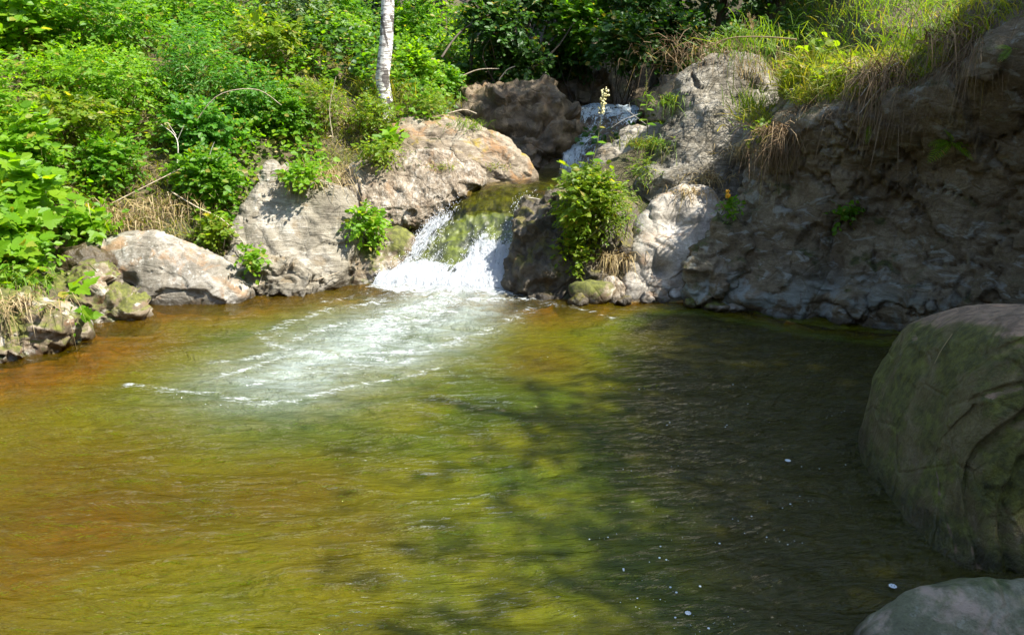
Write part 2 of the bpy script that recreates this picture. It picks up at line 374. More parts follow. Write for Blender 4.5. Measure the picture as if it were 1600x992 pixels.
k = NT('pool_water'); geo = k.n('ShaderNodeNewGeometry'); P = geo.outputs['Position']
fo, mi, de = k.attr('foam'), k.attr('milk'), k.attr('depth')
n1 = k.noise(k.mapv(P, (1.0, 2.6, 1)), 3.2, 5, .6, 1.2); n2 = k.noise(k.mapv(P, (1, 1.8, 1)), 15, 5, .68, .9); n3 = k.noise(P, 55, 3, .7); n4_ = k.noise(k.mapv(P, (.7, 2.2, 1), (0, 0, .2)), 3.5, 5, .65, 1.2)
rg = k.n('ShaderNodeCombineXYZ', X=k.attr('bearing'), Y=k.attr('ring')).outputs[0]
n5 = k.math('SUBTRACT', 1.0, k.math('ABSOLUTE', k.math('MULTIPLY_ADD', k.noise(k.mapv(rg, (1.5, 1.7, 1)), 1.9, 5, .6, 1.5), 2.4, -1.2)))
n6 = k.math('SUBTRACT', 1.0, k.math('ABSOLUTE', k.math('MULTIPLY_ADD', k.noise(k.mapv(rg, (1.6, 1.4, 1)), 7.5, 5, .62, 1.2), 2.4, -1.2)))
n5 = k.math('ADD', k.math('POWER', n5, 3.0), k.math('MULTIPLY', k.math('POWER', n6, 3.0), .32))
hb = k.math('ADD', k.math('MULTIPLY', n1, .55), k.math('ADD', k.math('MULTIPLY_ADD', n5, .24, k.math('MULTIPLY', n2, .10)), k.math('MULTIPLY', n3, .025)))
bmp = k.n('ShaderNodeBump', Strength=.9, Distance=.11, Height=hb)
dp = k.ss(de, .08, .75)
tint = k.mix(dp, (.85, .62, .16), (.36, .34, .05))
turb = k.mix(dp, (.175, .098, .001), (.046, .066, .002))
turb = k.mix(k.ss(k.noise(P, 1.1, 4, .6, .5), .4, .62, 0, .6), turb, (.115, .106, .001)); turb = k.mix(k.ss(de, .72, 1.05), turb, (.036, .034, .004))  # last mix: shade of the cliff side put into the colour, keyed to depth
turb = k.mix(k.math('MULTIPLY', mi, k.ss(n4_, .3, .65, .35, 1.0)), turb, (.27, .315, .285))
body = k.shmix(k.ss(k.math('MAXIMUM', k.ss(de, .05, .7, .25, .72), k.math('MULTIPLY', mi, .9)), 0, 1), k.n('ShaderNodeBsdfTransparent', Color=tint).outputs[0], k.n('ShaderNodeBsdfDiffuse', Color=turb, Normal=k.n('ShaderNodeBump', Strength=.8, Distance=.14, Height=hb)).outputs[0])
gl = k.n('ShaderNodeBsdfGlossy', Color=(1, 1, 1), Roughness=.025, Normal=bmp); fr = k.n('ShaderNodeFresnel', IOR=1.33, Normal=bmp)
wsh = k.shmix(fr.outputs[0], body, gl.outputs[0])
n4 = k.noise(k.mapv(P, (.8, 3.0, 1), (0, 0, .18)), 5.5, 6, .68, 1.6); vl = k.t.nodes.new('ShaderNodeTexVoronoi'); vl.feature = 'DISTANCE_TO_EDGE'; k.set(vl.inputs['Vector'], k.mix(.22, k.mapv(P, (.8, 1.7, 1)), k.n('ShaderNodeTexNoise', Vector=P, Scale=4.0, Detail=4.0).outputs['Color'])); vl.inputs['Scale'].default_value = 7.0; lace = k.ss(vl.outputs[0], .0, .16, .05, -.01); fn = k.math('ADD', k.math('MULTIPLY', lace, k.ss(mi, .2, .8)), k.math('ADD', k.math('MULTIPLY', n4, .62), k.math('ADD', k.math('MULTIPLY', n3, .22), k.math('MULTIPLY', n2, .16))))
ff = k.ss(k.math('ADD', k.math('MULTIPLY_ADD', k.math('SUBTRACT', fn, .5), 2.6, .42), k.math('MULTIPLY', fo, .58)), .78, 1.14)
ff = k.math('MULTIPLY', ff, k.ss(fo, .06, .36))
fsh = k.n('ShaderNodeBsdfPrincipled', Base__Color=(.42, .45, .45), Roughness=.5, Normal=bmp)
M['water'] = k.done(k.shmix(ff, wsh, fsh.outputs[0]))
pv, pf = sub(np.column_stack([wv, foam.ravel(), milk.ravel(), depth.ravel(), R_.ravel(), (TH * 1.6).ravel()]), wf[keep])
tag(put('pool_water', pv[:, :3], pf, M['water'], attrs={'foam': pv[:, 3], 'milk': pv[:, 4], 'ring': pv[:, 6], 'bearing': pv[:, 7], 'depth': pv[:, 5]}), kind='structure')

# ------------------------------------------------------------------ rocks
def ico(n):
    bm = bmesh.new(); bmesh.ops.create_icosphere(bm, subdivisions=n, radius=1)
    V = np.array([v.co[:] for v in bm.verts]); F = np.array([[v.index for v in f.verts] for f in bm.faces]); bm.free(); return V, F
ICO = {n: ico(n) for n in (3, 4, 5, 6, 7)}
def normals_of(V, F):
    n = np.cross(V[F[:, 1]] - V[F[:, 0]], V[F[:, 2]] - V[F[:, 0]]); out = np.zeros_like(V)
    for j in range(F.shape[1]): np.add.at(out, F[:, j], n)
    return out / (np.linalg.norm(out, axis=1)[:, None] + 1e-12)
BARE = [(np.array([(585, 450), (640, 375), (690, 325), (745, 290), (880, 285), (850, 320), (815, 400), (810, 462)], float), 8.7)]
def rock(name, label, outline, Y0, lean, front, back, mat, res=6, zb=0.0, slant=0.0, amp=.05, fr=2.0, rid=0.0, rfr=3.0,
         strata=None, dents=(), grooves=(), blunt=.75, crack=0.0, cfr=2.5, seed=0, group=None, cat='rock', facet=0.0, ffr=3.0):
    """outline on the leaning plane y = Y0 + lean*(z-zb) + slant*x, thickened front and back"""
    x0 = float(np.mean([p[0] for p in outline]) - 800) / FPX * Y0
    pts = []
    for px, py in outline:
        d = ray(px, py); t = (Y0 - lean * zb - slant * x0 + lean * CAM_H) / (d[1] - lean * d[2] - slant * d[0]); pts.append(CAMP + d * t)
    BARE.append((np.array(outline, float), Y0)); pts = np.array(pts); n = np.array([slant, -1, lean]); n /= np.linalg.norm(n)
    ex = np.cross(n, (0, 0, 1.0)); ex /= np.linalg.norm(ex); ex = -ex if ex[0] < 0 else ex; ey = np.cross(ex, n); ey = -ey if ey[2] < 0 else ey
    c = (pts.max(0) + pts.min(0)) / 2; a, b = (pts - c) @ ex, (pts - c) @ ey
    th = np.arctan2(b, a); rr = np.hypot(a, b); o = np.argsort(th); th, rr = th[o], rr[o]
    tt = np.linspace(-math.pi, math.pi, 361); r = np.interp(tt, np.concatenate([th - 2 * math.pi, th, th + 2 * math.pi]), np.tile(rr, 3))
    kr = np.ones(13) / 13; r = np.convolve(np.concatenate([r[-13:-1], r, r[1:13]]), kr, 'same')[12:-12]
    D, F = ICO[res]; s = np.hypot(D[:, 0], D[:, 1]); ang = np.arctan2(D[:, 1], D[:, 0]); R = np.interp(ang, tt, r)
    sb = s ** blunt; cz = np.sign(D[:, 2]) * np.abs(D[:, 2]) ** blunt
    V = c + (ex * np.cos(ang)[:, None] + ey * np.sin(ang)[:, None]) * (R * sb)[:, None] + n * (np.where(cz > 0, front, back) * cz)[:, None]
    N = normals_of(V, F); N = N * np.sign((N * (V - c)).sum(1).mean())
    sd = np.array([seed * 3.7, seed * 1.9, seed * 5.3]); d = amp * fbm(V * fr + sd, 5)
    if rid: d = d + rid * (ridged(V * rfr + sd, 3) - .6)
    if strata:
        ax = np.array(strata[0], float); ax /= np.linalg.norm(ax); w = V @ ax * strata[1] + 1.2 * fbm(V * 2.2 + sd, 3)
        d = d + strata[2] * (np.abs((w % 1.0) - .5) * 2) ** .6
    if facet:
        wp = np.stack([fbm(V * 2.5 + 11, 3), fbm(V * 2.5 + 22, 3), fbm(V * 2.5 + 33, 3)], 1) * .12
        d = d + facet * facets((V + wp) * ffr * np.array([1, 1, 1.3]) + sd) + facet * .45 * facets((V + wp) * ffr * 2.6 + sd)
    if crack: d = d - crack * np.exp(-(cells(V * cfr + sd + .25 * np.stack([fbm(V * 3 + 5, 2)] * 3, 1)) / .07) ** 2)
    V = V + N * d[:, None]
    for px, py, rr_, dep in dents:
        dr = ray(px, py); dr = dr / np.linalg.norm(dr); w = V - CAMP; t = w @ dr; dist = np.linalg.norm(w - t[:, None] * dr, axis=1)
        m = np.exp(-(dist / rr_) ** 2) * (t < np.median(t[dist < rr_ * 1.5]) + .3 if (dist < rr_ * 1.5).any() else 1)
        V = V + (n * -1)[None] * (dep * m)[:, None]
    if grooves:
        w = V - CAMP; dz = w[:, 1] * cp - w[:, 2] * sp; X2 = 800 + FPX * w[:, 0] / dz; Y2 = 496 - FPX * (w[:, 1] * sp + w[:, 2] * cp) / dz; fr_ = (V - c) @ n > -.05
        for gp, gw, gd in grooves:
            gd_ = seg_dist(X2 + 10 * fbm(V * 6, 2), Y2, catmull(np.array(gp, float), 20, 0)); V = V - n[None] * (gd * (np.exp(-(gd_ / gw) ** 2) - .35 * np.exp(-((gd_ - 1.9 * gw) / gw) ** 2)) * fr_)[:, None]
    base = np.array([c[0], c[1], V[:, 2].min()])
    if (np.cross(V[F[:, 1]] - V[F[:, 0]], V[F[:, 2]] - V[F[:, 0]]) * (V[F].mean(1) - c)).sum() < 0: F = F[:, ::-1]
    return tag(put(name, V, F, M[mat], base=base), label, cat, group)

rock('boulder', 'rounded pale grey boulder at the water edge below the leafy bank', [(148, 392), (175, 375), (230, 366), (285, 375), (330, 400), (375, 435), (398, 455), (380, 480), (320, 500), (240, 500), (205, 470), (165, 430)], 7.75, .5, .34, .5, 'boulder', amp=.07, fr=1.8, dents=[(200, 440, .07, .10)], seed=1, facet=.05, ffr=1.6, res=7)
rock('rock', 'dark wet mossy rock low between two pale boulders on the shore', [(85, 440), (110, 420), (150, 415), (185, 445), (215, 470), (235, 490), (200, 515), (120, 515), (85, 490)], 7.0, .7, .22, .4, 'mossrock', amp=.09, fr=3, seed=2, rid=.03, facet=.1, ffr=4)
rock('rock', 'low moss-covered rock with a white patch at the far end of the shore', [(-60, 500), (-20, 470), (40, 468), (90, 485), (120, 505), (110, 525), (60, 560), (0, 585), (-60, 600)], 6.0, .7, .25, .5, 'mossrock', amp=.08, fr=3.4, seed=3, rid=.03, facet=.09, ffr=4)
rock('rock', 'small pinkish white rock beside floating green leaves at the shore', [(60, 480), (90, 472), (125, 488), (136, 502), (120, 520), (80, 520), (58, 500)], 6.35, .5, .14, .25, 'boulder', res=5, amp=.05, fr=5, seed=4)
rock('rock', 'brown crumbly rock beside the rounded pale boulder, under leaf litter', [(95, 400), (125, 385), (165, 392), (180, 415), (165, 440), (120, 440), (95, 430)], 7.35, .5, .2, .35, 'dark', res=5, amp=.08, fr=5, seed=5, rid=.06)
rock('slab', 'leaning tan slab with diagonal grooves running down to the water', [(372, 360), (400, 310), (425, 285), (480, 278), (540, 300), (560, 340), (556, 400), (530, 440), (490, 470), (420, 470), (380, 430), (350, 400)], 8.1, .75, .2, .6, 'slab', amp=.07, fr=1.6, strata=((.75, .2, .6), 2.6, .03), seed=6, facet=.05, ffr=1.5, res=7, rid=.03, blunt=.6, cat='rock slab')
rock('rock', 'ragged light rocks with dark gaps at the foot of the leaning slab', [(345, 410), (375, 395), (430, 405), (480, 420), (510, 440), (470, 470), (400, 475), (355, 450)], 7.95, .4, .2, .3, 'slab', amp=.04, fr=5, facet=.09, ffr=3.5, rid=.05, rfr=5, seed=7)
rock('rock', 'narrow pale upright rock standing at the top corner of the leaning slab', [(408, 270), (420, 250), (438, 254), (450, 285), (446, 312), (420, 315), (408, 295)], 8.75, .4, .12, .3, 'slab', res=5, amp=.04, fr=4, facet=.05, ffr=4, seed=8)
rock('boulder', 'broad rough tan boulder with white flecks left of the mossy chute', [(532, 300), (545, 270), (600, 248), (650, 243), (720, 255), (762, 278), (745, 300), (700, 330), (650, 355), (590, 365), (545, 345)], 8.55, .8, .26, .6, 'slab2', amp=.07, fr=2.4, rid=.045, rfr=5, seed=9, facet=.05, ffr=1.8, res=7, blunt=.7)
rock('rock', 'long sloping rock with orange stains and a mossy tip above the stream', [(600, 230), (640, 192), (690, 195), (760, 220), (820, 258), (848, 280), (820, 296), (760, 305), (680, 300), (615, 280)], 9.08, .9, .30, .8, 'slab3', amp=.07, fr=2.0, rid=.03, strata=((.4, .3, .9), 4, .03), seed=10, facet=.04, ffr=1.5, res=7, blunt=.65)
rock('rock', 'mossy brown rock under the small leafy bush beside the fall', [(505, 400), (540, 375), (600, 360), (650, 365), (640, 400), (605, 435), (585, 465), (520, 465), (500, 440)], 8.45, .5, .18, .4, 'mossrock', amp=.09, fr=4, rid=.06, seed=11)
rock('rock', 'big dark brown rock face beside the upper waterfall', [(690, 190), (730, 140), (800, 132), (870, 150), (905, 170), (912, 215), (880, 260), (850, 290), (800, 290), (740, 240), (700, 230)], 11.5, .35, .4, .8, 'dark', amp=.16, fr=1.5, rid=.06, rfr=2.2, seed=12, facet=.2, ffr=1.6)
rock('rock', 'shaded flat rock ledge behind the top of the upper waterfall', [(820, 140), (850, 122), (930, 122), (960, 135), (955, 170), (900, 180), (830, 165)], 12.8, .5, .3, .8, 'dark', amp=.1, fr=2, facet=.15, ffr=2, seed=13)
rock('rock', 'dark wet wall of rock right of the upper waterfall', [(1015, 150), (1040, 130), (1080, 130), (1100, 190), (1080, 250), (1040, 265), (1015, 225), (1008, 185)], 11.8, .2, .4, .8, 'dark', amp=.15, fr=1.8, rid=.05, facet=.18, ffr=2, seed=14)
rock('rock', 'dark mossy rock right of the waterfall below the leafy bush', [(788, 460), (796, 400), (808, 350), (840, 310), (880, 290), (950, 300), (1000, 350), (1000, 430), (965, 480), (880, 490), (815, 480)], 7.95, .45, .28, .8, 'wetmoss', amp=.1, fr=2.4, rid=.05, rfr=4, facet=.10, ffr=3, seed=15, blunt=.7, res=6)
rock('rock', 'pinkish flat ledge in sun behind the leafy bush', [(925, 260), (950, 228), (1010, 205), (1050, 208), (1060, 250), (1040, 300), (990, 320), (930, 310)], 8.8, .9, .2, .6, 'slab', amp=.06, fr=2.5, rid=.03, strata=((.2, .3, .9), 6, .02), facet=.08, ffr=3, seed=16)
rock('rock_outcrop', 'tall grey lined outcrop rising to grass, lit on one flank', [(1000, 330), (1030, 250), (1055, 180), (1085, 110), (1120, 84), (1165, 95), (1200, 130), (1215, 200), (1205, 280), (1180, 350), (1150, 420), (1080, 450), (1030, 420)], 8.3, .62, .38, 1.0, 'mound', amp=.10, fr=1.6, rid=.02, rfr=2.5, facet=.06, ffr=1.8, strata=((.85, .2, -.35), 3.2, .05), seed=17, blunt=.8, res=7, dents=[(1150, 160, .10, .07)], cat='rock')
rock('rock', 'smooth water-worn pale rock with hollows above the shore stones', [(972, 430), (990, 380), (1020, 320), (1060, 296), (1105, 305), (1135, 340), (1128, 390), (1100, 440), (1080, 470), (1030, 475), (985, 470)], 7.85, .5, .32, .6, 'smooth', amp=.06, fr=2.2, rid=.0, strata=((.75, .1, .5), 3, .035), seed=18, facet=.015, ffr=2.5, blunt=.8, res=7, dents=[(1052, 350, .12, .13), (1035, 420, .10, .20), (1100, 420, .09, .12), (1085, 340, .07, -.05)])
rock('rock', 'light grooved rock wedge between the water-worn rock and the cliff', [(1080, 440), (1110, 380), (1150, 350), (1200, 360), (1230, 420), (1240, 470), (1200, 505), (1140, 500), (1090, 480)], 7.35, .5, .22, .5, 'cliff', amp=.09, fr=2.5, rid=.02, facet=.1, ffr=3, seed=19, strata=((.7, .1, .6), 3.5, .03))
# shore stones under the water-worn rock
SH = 'small wet stone in the row along the waterline below the water-worn rock'
STONES = ['flat moss-topped stone under the hanging shoots of the meadow plant, the widest', 'narrow upright tan stone at the end of the widest mossy stone', 'pale upright stone touching the foot of the water-worn rock',
    'tiny smooth stone right of the pale upright stone', 'small speckled stone below the middle of the water-worn rock', 'rounded pale stone beside the speckled one', 'little mossy stone, half in the water, right of the rounded pale stone', 'small grey stone between the little mossy one and the long low one',
    'long low moss-patched stone at the waterline below the grooved wedge', 'smooth flat stone at the cliff end of the row', 'wet dark stone at the waterfall end of the row', 'small wet dark stone tucked below the narrow upright one']
for i, (px, py, w, h, m) in enumerate([(925, 458, 36, 22, 'mossrock'), (958, 455, 16, 26, 'slab2'), (990, 452, 20, 26, 'smooth'), (1012, 466, 12, 9, 'smooth'), (1034, 463, 14, 12, 'boulder'), (1060, 460, 16, 13, 'smooth'), (1082, 474, 12, 10, 'mossrock'), (1098, 470, 12, 9, 'boulder'), (1118, 480, 22, 7, 'mossrock'), (1150, 480, 20, 8, 'smooth'), (905, 470, 16, 10, 'wetmoss'), (976, 470, 12, 8, 'wetmoss')]):
    Y = on(px, min(py + h * .6, 488))[1]
    rock('stone', STONES[i], [(px + w * math.cos(t) * (1 + .2 * math.sin(3 * t + i)), py - h * math.sin(t) * (1 + .15 * math.cos(2 * t + i))) for t in np.linspace(0, 2 * math.pi, 11)[:-1]], Y, .3, w / FPX * Y * .8, w / FPX * Y, m, res=4, amp=.03, fr=7, rid=.02, rfr=9, seed=30 + i, group='stones along the waterline', cat='stone')
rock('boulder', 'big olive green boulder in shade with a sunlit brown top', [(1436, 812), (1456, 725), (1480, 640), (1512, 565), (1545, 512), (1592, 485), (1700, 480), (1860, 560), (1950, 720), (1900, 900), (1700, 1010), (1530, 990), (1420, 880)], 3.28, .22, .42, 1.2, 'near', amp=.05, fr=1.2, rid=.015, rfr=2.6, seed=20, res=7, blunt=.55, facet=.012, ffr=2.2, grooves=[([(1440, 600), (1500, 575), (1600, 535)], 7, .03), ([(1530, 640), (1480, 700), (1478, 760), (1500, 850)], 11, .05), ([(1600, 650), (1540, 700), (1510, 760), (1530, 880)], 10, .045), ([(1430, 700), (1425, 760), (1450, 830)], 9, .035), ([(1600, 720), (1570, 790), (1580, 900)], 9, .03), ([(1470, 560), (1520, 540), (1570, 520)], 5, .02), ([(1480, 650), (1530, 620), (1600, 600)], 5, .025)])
rock('boulder', 'low green-grey boulder with a pinkish patch at the near shore', [(1340, 1000), (1400, 950), (1480, 915), (1560, 905), (1680, 915), (1800, 960), (1830, 1060), (1700, 1150), (1480, 1150), (1360, 1070)], 2.42, .9, .16, .6, 'low', amp=.06, fr=2.0, rid=.02, seed=21, res=7, blunt=.7)

# ------------------------------------------------------------------ cliff
cols = [
    [(1080, 475, 7.75), (1095, 420, 7.75), (1130, 340, 7.9), (1165, 270, 8.05), (1195, 200, 8.2), (1225, 150, 8.5), (1250, 100, 8.9)],
    [(1175, 490, 7.22), (1180, 430, 7.22), (1195, 340, 7.4), (1210, 270, 7.5), (1225, 205, 7.45), (1240, 165, 7.75), (1255, 125, 8.2)],
    [(1275, 509, 6.86), (1280, 450, 6.84), (1290, 360, 7.0), (1298, 270, 7.05), (1305, 195, 6.85), (1310, 160, 7.1), (1320, 125, 7.6)],
    [(1360, 520, 6.65), (1370, 455, 6.62), (1385, 370, 6.78), (1390, 270, 6.78), (1395, 180, 6.5), (1395, 140, 6.7), (1400, 100, 7.2)],
    [(1460, 530, 6.35), (1460, 460, 6.3), (1465, 370, 6.45), (1470, 265, 6.45), (1480, 150, 6.1), (1485, 105, 6.3), (1490, 60, 6.8)],
    [(1560, 545, 6.05), (1560, 470, 5.95), (1560, 370, 6.1), (1565, 250, 6.05), (1570, 100, 5.7), (1572, 40, 5.9), (1575, -10, 6.4)],
]
CC = [[at(*p) for p in c] for c in cols]
for x0, y0 in ((4.35, 5.0), (4.75, 3.7), (4.6, 2.3), (3.9, 1.3)):
    hk = 1 if y0 > 3 else .75 if y0 > 2 else .45
    CC.append([np.array((x0 + dx, y0 + .1 * dx, z * hk)) for dx, z in ((0, 0), (-.05, .6), (.15, 1.2), (.15, 1.9), (-.1, 2.6), (.1, 2.85), (.6, 3.1))])
CC = np.array(CC); bot = CC[:, :1] + np.array([0, 0, -.9]); bk = CC[:, -1:] + np.array([[1.0, .55, .25]])
CC = np.concatenate([bot, CC, bk], 1)
cg = catmull(catmull(CC, 330, 0), 170, 1); CV = cg.reshape(-1, 3); CF = grid_faces(330, 170)
NN = normals_of(CV, CF);
if NN[(330 // 4) * 170 + 60][1] > 0: CF = CF[:, ::-1]; NN = -NN
wp = np.stack([fbm(CV * 2 + 11, 3), fbm(CV * 2 + 22, 3), fbm(CV * 2 + 33, 3)], 1) * .25
d = .06 * facets((CV + wp) * np.array([1.5, 1.5, 2.2]) + 2) + .022 * facets((CV + wp) * np.array([4, 4, 5.5])) + .065 * fbm(CV * 1.2, 5) + .028 * (ridged(CV * np.array([1.6, 1.6, 2.6]) + 3, 3) - .6) - .065 * np.exp(-(cells(CV * np.array([1.5, 1.5, 2.6]) + 1.1 * np.stack([fbm(CV * 1.9 + 5, 4), fbm(CV * 1.9 + 15, 4), fbm(CV * 1.9 + 25, 4)], 1)) / .05) ** 2) * sstep(-.2, .2, fbm(CV * 1.1 + 31, 2)) 
lay = CV[:, 2] * 2.6 + CV[:, 0] * .55 + 1.3 * fbm(CV * .9 + 60, 3); d = d + .055 * (lay % 1.0) ** 1.5 * sstep(-.3, .2, fbm(CV * .7 + 71, 2))
d = d + .14 * np.exp(-((CV[:, 2] - .14 - .1 * fbm(CV * 1.3 + 40, 2)) / .13) ** 2) * sstep(-.15, .2, fbm(CV * 1.1 + 50, 2))
d = d - .16 * np.exp(-((CV[:, 0] - 2.93 - .1 * (CV[:, 2] - .4)) / .10) ** 2) * sstep(1.1, .3, CV[:, 2])
CV = CV + NN * d[:, None]
cliff = tag(put('cliff', CV, CF, M['cliff'], base=(3.2, 6.7, 0)), 'shaded overhanging rock cliff with cracks rising from the dark side of the pool', 'cliff')

# ------------------------------------------------------------------ mossy chute, waterfall, upper stream
RW = [[(.40, 11.25, .97), (.8, 11.3, .985), (1.2, 11.2, .97)], [(.22, 10.0, .955), (.55, 10.0, .975), (1.0, 9.95, .96)],
      [at(738, 297, 9.35), at(800, 293, 9.35), at(880, 292, 9.3)], [at(688, 338, 8.95), at(750, 318, 8.95), at(845, 315, 8.85)],
      [at(650, 380, 8.72), at(735, 352, 8.68), at(822, 350, 8.5)], [at(616, 418, 8.5), at(718, 402, 8.42), at(806, 400, 8.25)],
      [at(588, 446, 8.3), at(700, 450, 8.14), at(802, 456, 7.98)], [np.array((-1.65, 8.2, -.5)), np.array((-.7, 8.0, -.5)), np.array((.05, 7.85, -.5))]]
RW = np.array(RW, float); nr, nc = 150, 110
G = catmull(catmull(RW, nr, 0), nc, 1); LV = G.reshape(-1, 3); LF = grid_faces(nr, nc)
LN = normals_of(LV, LF)
if LN[:, 2].mean() < 0: LF = LF[:, ::-1]; LN = -LN
tt_ = np.repeat(np.linspace(0, 7, nr), nc); ss_ = np.tile(np.linspace(0, 1, nc), nr)
rough = .05 * fbm(LV * 3.5, 4) + .03 * ridged(LV * 6, 2) * sstep(2.2, 3.5, tt_)
k = NT('chute_moss'); P = k.n('ShaderNodeNewGeometry').outputs['Position']
n1 = k.noise(P, 4.5, 6, .65, .6); n2 = k.noise(P, 30, 5, .7)
col = k.mix(k.ss(n1, .40, .56), (.030, .034, .006), (.105, .125, .010)); col = k.mix(k.ss(n1, .54, .66, 0, .9), col, (.15, .185, .008)); col = k.mix(k.ss(n2, .3, .7, .5, 0), col, (.02, .022, .005))
M['chute'] = k.done(k.n('ShaderNodeBsdfPrincipled', Base__Color=col, Roughness=.45, Coat__Weight=.7, Coat__Roughness=.06, Normal=k.n('ShaderNodeBump', Strength=.5, Distance=.05, Height=k.math('ADD', n1, k.math('MULTIPLY', n2, .3)))).outputs[0])
chute = tag(put('chute_rock', LV + LN * rough[:, None], LF, M['chute'], base=(-.4, 8.6, 0)), 'domed rock with bright green moss that the lower waterfall runs over', 'rock')
# thin clear sheet of water over the chute
k = NT('stream_water'); P = k.n('ShaderNodeNewGeometry').outputs['Position']
n1 = k.noise(k.mapv(P, (3, 1.2, 1), (0, 0, .5)), 3.5, 5, .6, .6)
bmp = k.n('ShaderNodeBump', Strength=.5, Distance=.06, Height=n1)
M['stream'] = k.done(k.shmix(k.n('ShaderNodeFresnel', IOR=1.33, Normal=bmp).outputs[0], k.n('ShaderNodeBsdfTransparent', Color=(.72, .66, .36)).outputs[0], k.n('ShaderNodeBsdfGlossy', Roughness=.05, Normal=bmp).outputs[0]))
kk = (tt_ < 3.6).reshape(nr, nc)[:, 0].sum()
SV = (LV + LN * (.055 + .012 * fbm(LV * np.array([4, 2, 2]) + 3, 3))[:, None]).reshape(nr, nc, 3)[:kk].reshape(-1, 3)
SF = grid_faces(kk, nc); SF = SF if (np.cross(SV[SF[0, 1]] - SV[SF[0, 0]], SV[SF[0, 2]] - SV[SF[0, 0]])[2] > 0) else SF[:, ::-1]
tag(put('stream_water', SV, SF, M['stream']), kind='structure')

def white_mat(name, col, stretch, sc=9.0):
    k = NT(name); P = k.n('ShaderNodeNewGeometry').outputs['Position']; w = k.attr('white')
    fv = k.n('ShaderNodeCombineXYZ', X=k.attr('across'), Y=k.attr('along'))
    n1 = k.noise(k.mapv(fv, stretch), sc, 6, .7, .5); n2 = k.noise(k.mapv(fv, (stretch[0] * 4, stretch[1] * 5, 1)), sc * .8, 4, .7, .3)
    v = k.math('ADD', k.math('ADD', k.math('MULTIPLY', n1, .55), k.math('MULTIPLY', n2, .45)), k.math('MULTIPLY', w, .55))
    f = k.ss(v, .91, 1.06)
    bm = k.n('ShaderNodeBump', Strength=.7, Distance=.04, Height=k.math('ADD', n1, n2))
    bs = k.n('ShaderNodeBsdfPrincipled', Base__Color=col, Roughness=.35, Normal=bm)
    tr = k.n('ShaderNodeBsdfTranslucent', Color=col)
    return k.done(k.shmix(f, k.n('ShaderNodeBsdfTransparent').outputs[0], k.shmix(.25, bs.outputs[0], tr.outputs[0])))
M['white'] = white_mat('white_water', (.45, .48, .51), (2.0, .22, 1))
M['white_dim'] = white_mat('white_water_upper', (.50, .60, .66), (1.6, .35, 1), 7)
M['drop'] = NT('water_drops'); M['drop'] = M['drop'].done(M['drop'].n('ShaderNodeBsdfPrincipled', Base__Color=(.58, .60, .63), Roughness=.15).outputs[0])
def wmask(s, t):  # where the falling water is white
    nz_ = .12 * fbm(np.stack([s * 5, t * 2.2, s * 0], 1), 3)
    left = sstep(.40, .22, s + nz_ + .04 * (t - 4)) * sstep(2.7, 3.5, t + nz_ * 3)
    right = sstep(.50, .62, s + nz_) * sstep(4.25, 4.75, t + nz_ * 4); edge = np.exp(-((s - .9 + nz_) / .07) ** 2) * sstep(2.6, 3.3, t) * .75
    base = sstep(4.5, 5.3, t + nz_ * 4 - .6 * np.exp(-((s - .5) / .08) ** 2))
    return np.maximum(np.maximum(left * .95, right * 1.05), np.maximum(base * 1.1, edge))
wh = wmask(ss_, tt_)
wfall = empty('waterfall', (-.6, 8.3, 0), 'lower white waterfall splashing over mossy rock into the pool', 'waterfall')
hw = .07 + .03 * fbm(np.stack([ss_ * 16, tt_ * 1.5, ss_ * 0], 1) + 9, 3) + .05 * sstep(5, 6.5, tt_)
r0 = int(nr * 2.6 / 7); WVv = (LV + LN * hw[:, None]).reshape(nr, nc, 3)[r0:].reshape(-1, 3); WFf = grid_faces(nr - r0, nc)
put('water_sheet', WVv, WFf if LF[0, 1] == nc else WFf[:, ::-1], M['white'], wfall, attrs={'white': wh.reshape(nr, nc)[r0:].ravel(), 'across': ss_.reshape(nr, nc)[r0:].ravel(), 'along': tt_.reshape(nr, nc)[r0:].ravel()})
def drops(n, seed, lo=2.7, hi=6.5, size=(.004, .013), spread=.10, fallz=.0):
    rs = np.random.RandomState(seed); cand = rs.rand(n * 6, 2); s = cand[:, 0]; t = lo + (hi - lo) * cand[:, 1]
    w = wmask(s, t); keep = rs.rand(len(s)) < w ** 1.5 * .7; s, t = s[keep][:n], t[keep][:n]
    i = np.clip((t / 7 * (nr - 1)).astype(int), 0, nr - 1); j = (s * (nc - 1)).astype(int); idx = i * nc + j
    P = LV[idx] + LN[idx] * (.05 + spread * rs.rand(len(s)) ** 1.5)[:, None] + rs.normal(size=(len(s), 3)) * .02
    r = size[0] + (size[1] - size[0]) * rs.rand(len(s)) ** 3
    D, F = np.array([(1, 0, 0), (-1, 0, 0), (0, 1, 0), (0, -1, 0), (0, 0, 1), (0, 0, -1)], float), np.array([(0, 2, 4), (2, 1, 4), (1, 3, 4), (3, 0, 4), (2, 0, 5), (1, 2, 5), (3, 1, 5), (0, 3, 5)])
    V = P[:, None] + D[None] * r[:, None, None] * np.array([1, 1, 1.0]) + D[None, :, 2:3] * r[:, None, None] * np.array([.35, .45, 1.6]) * rs.rand(len(s), 1, 1)
    return V.reshape(-1, 3), (F[None] + 6 * np.arange(len(s))[:, None, None]).reshape(-1, 3)
tag(put('spray', *drops(8000, 3, size=(.0016, .0055), spread=.09), M['drop'], wfall), kind='stuff')
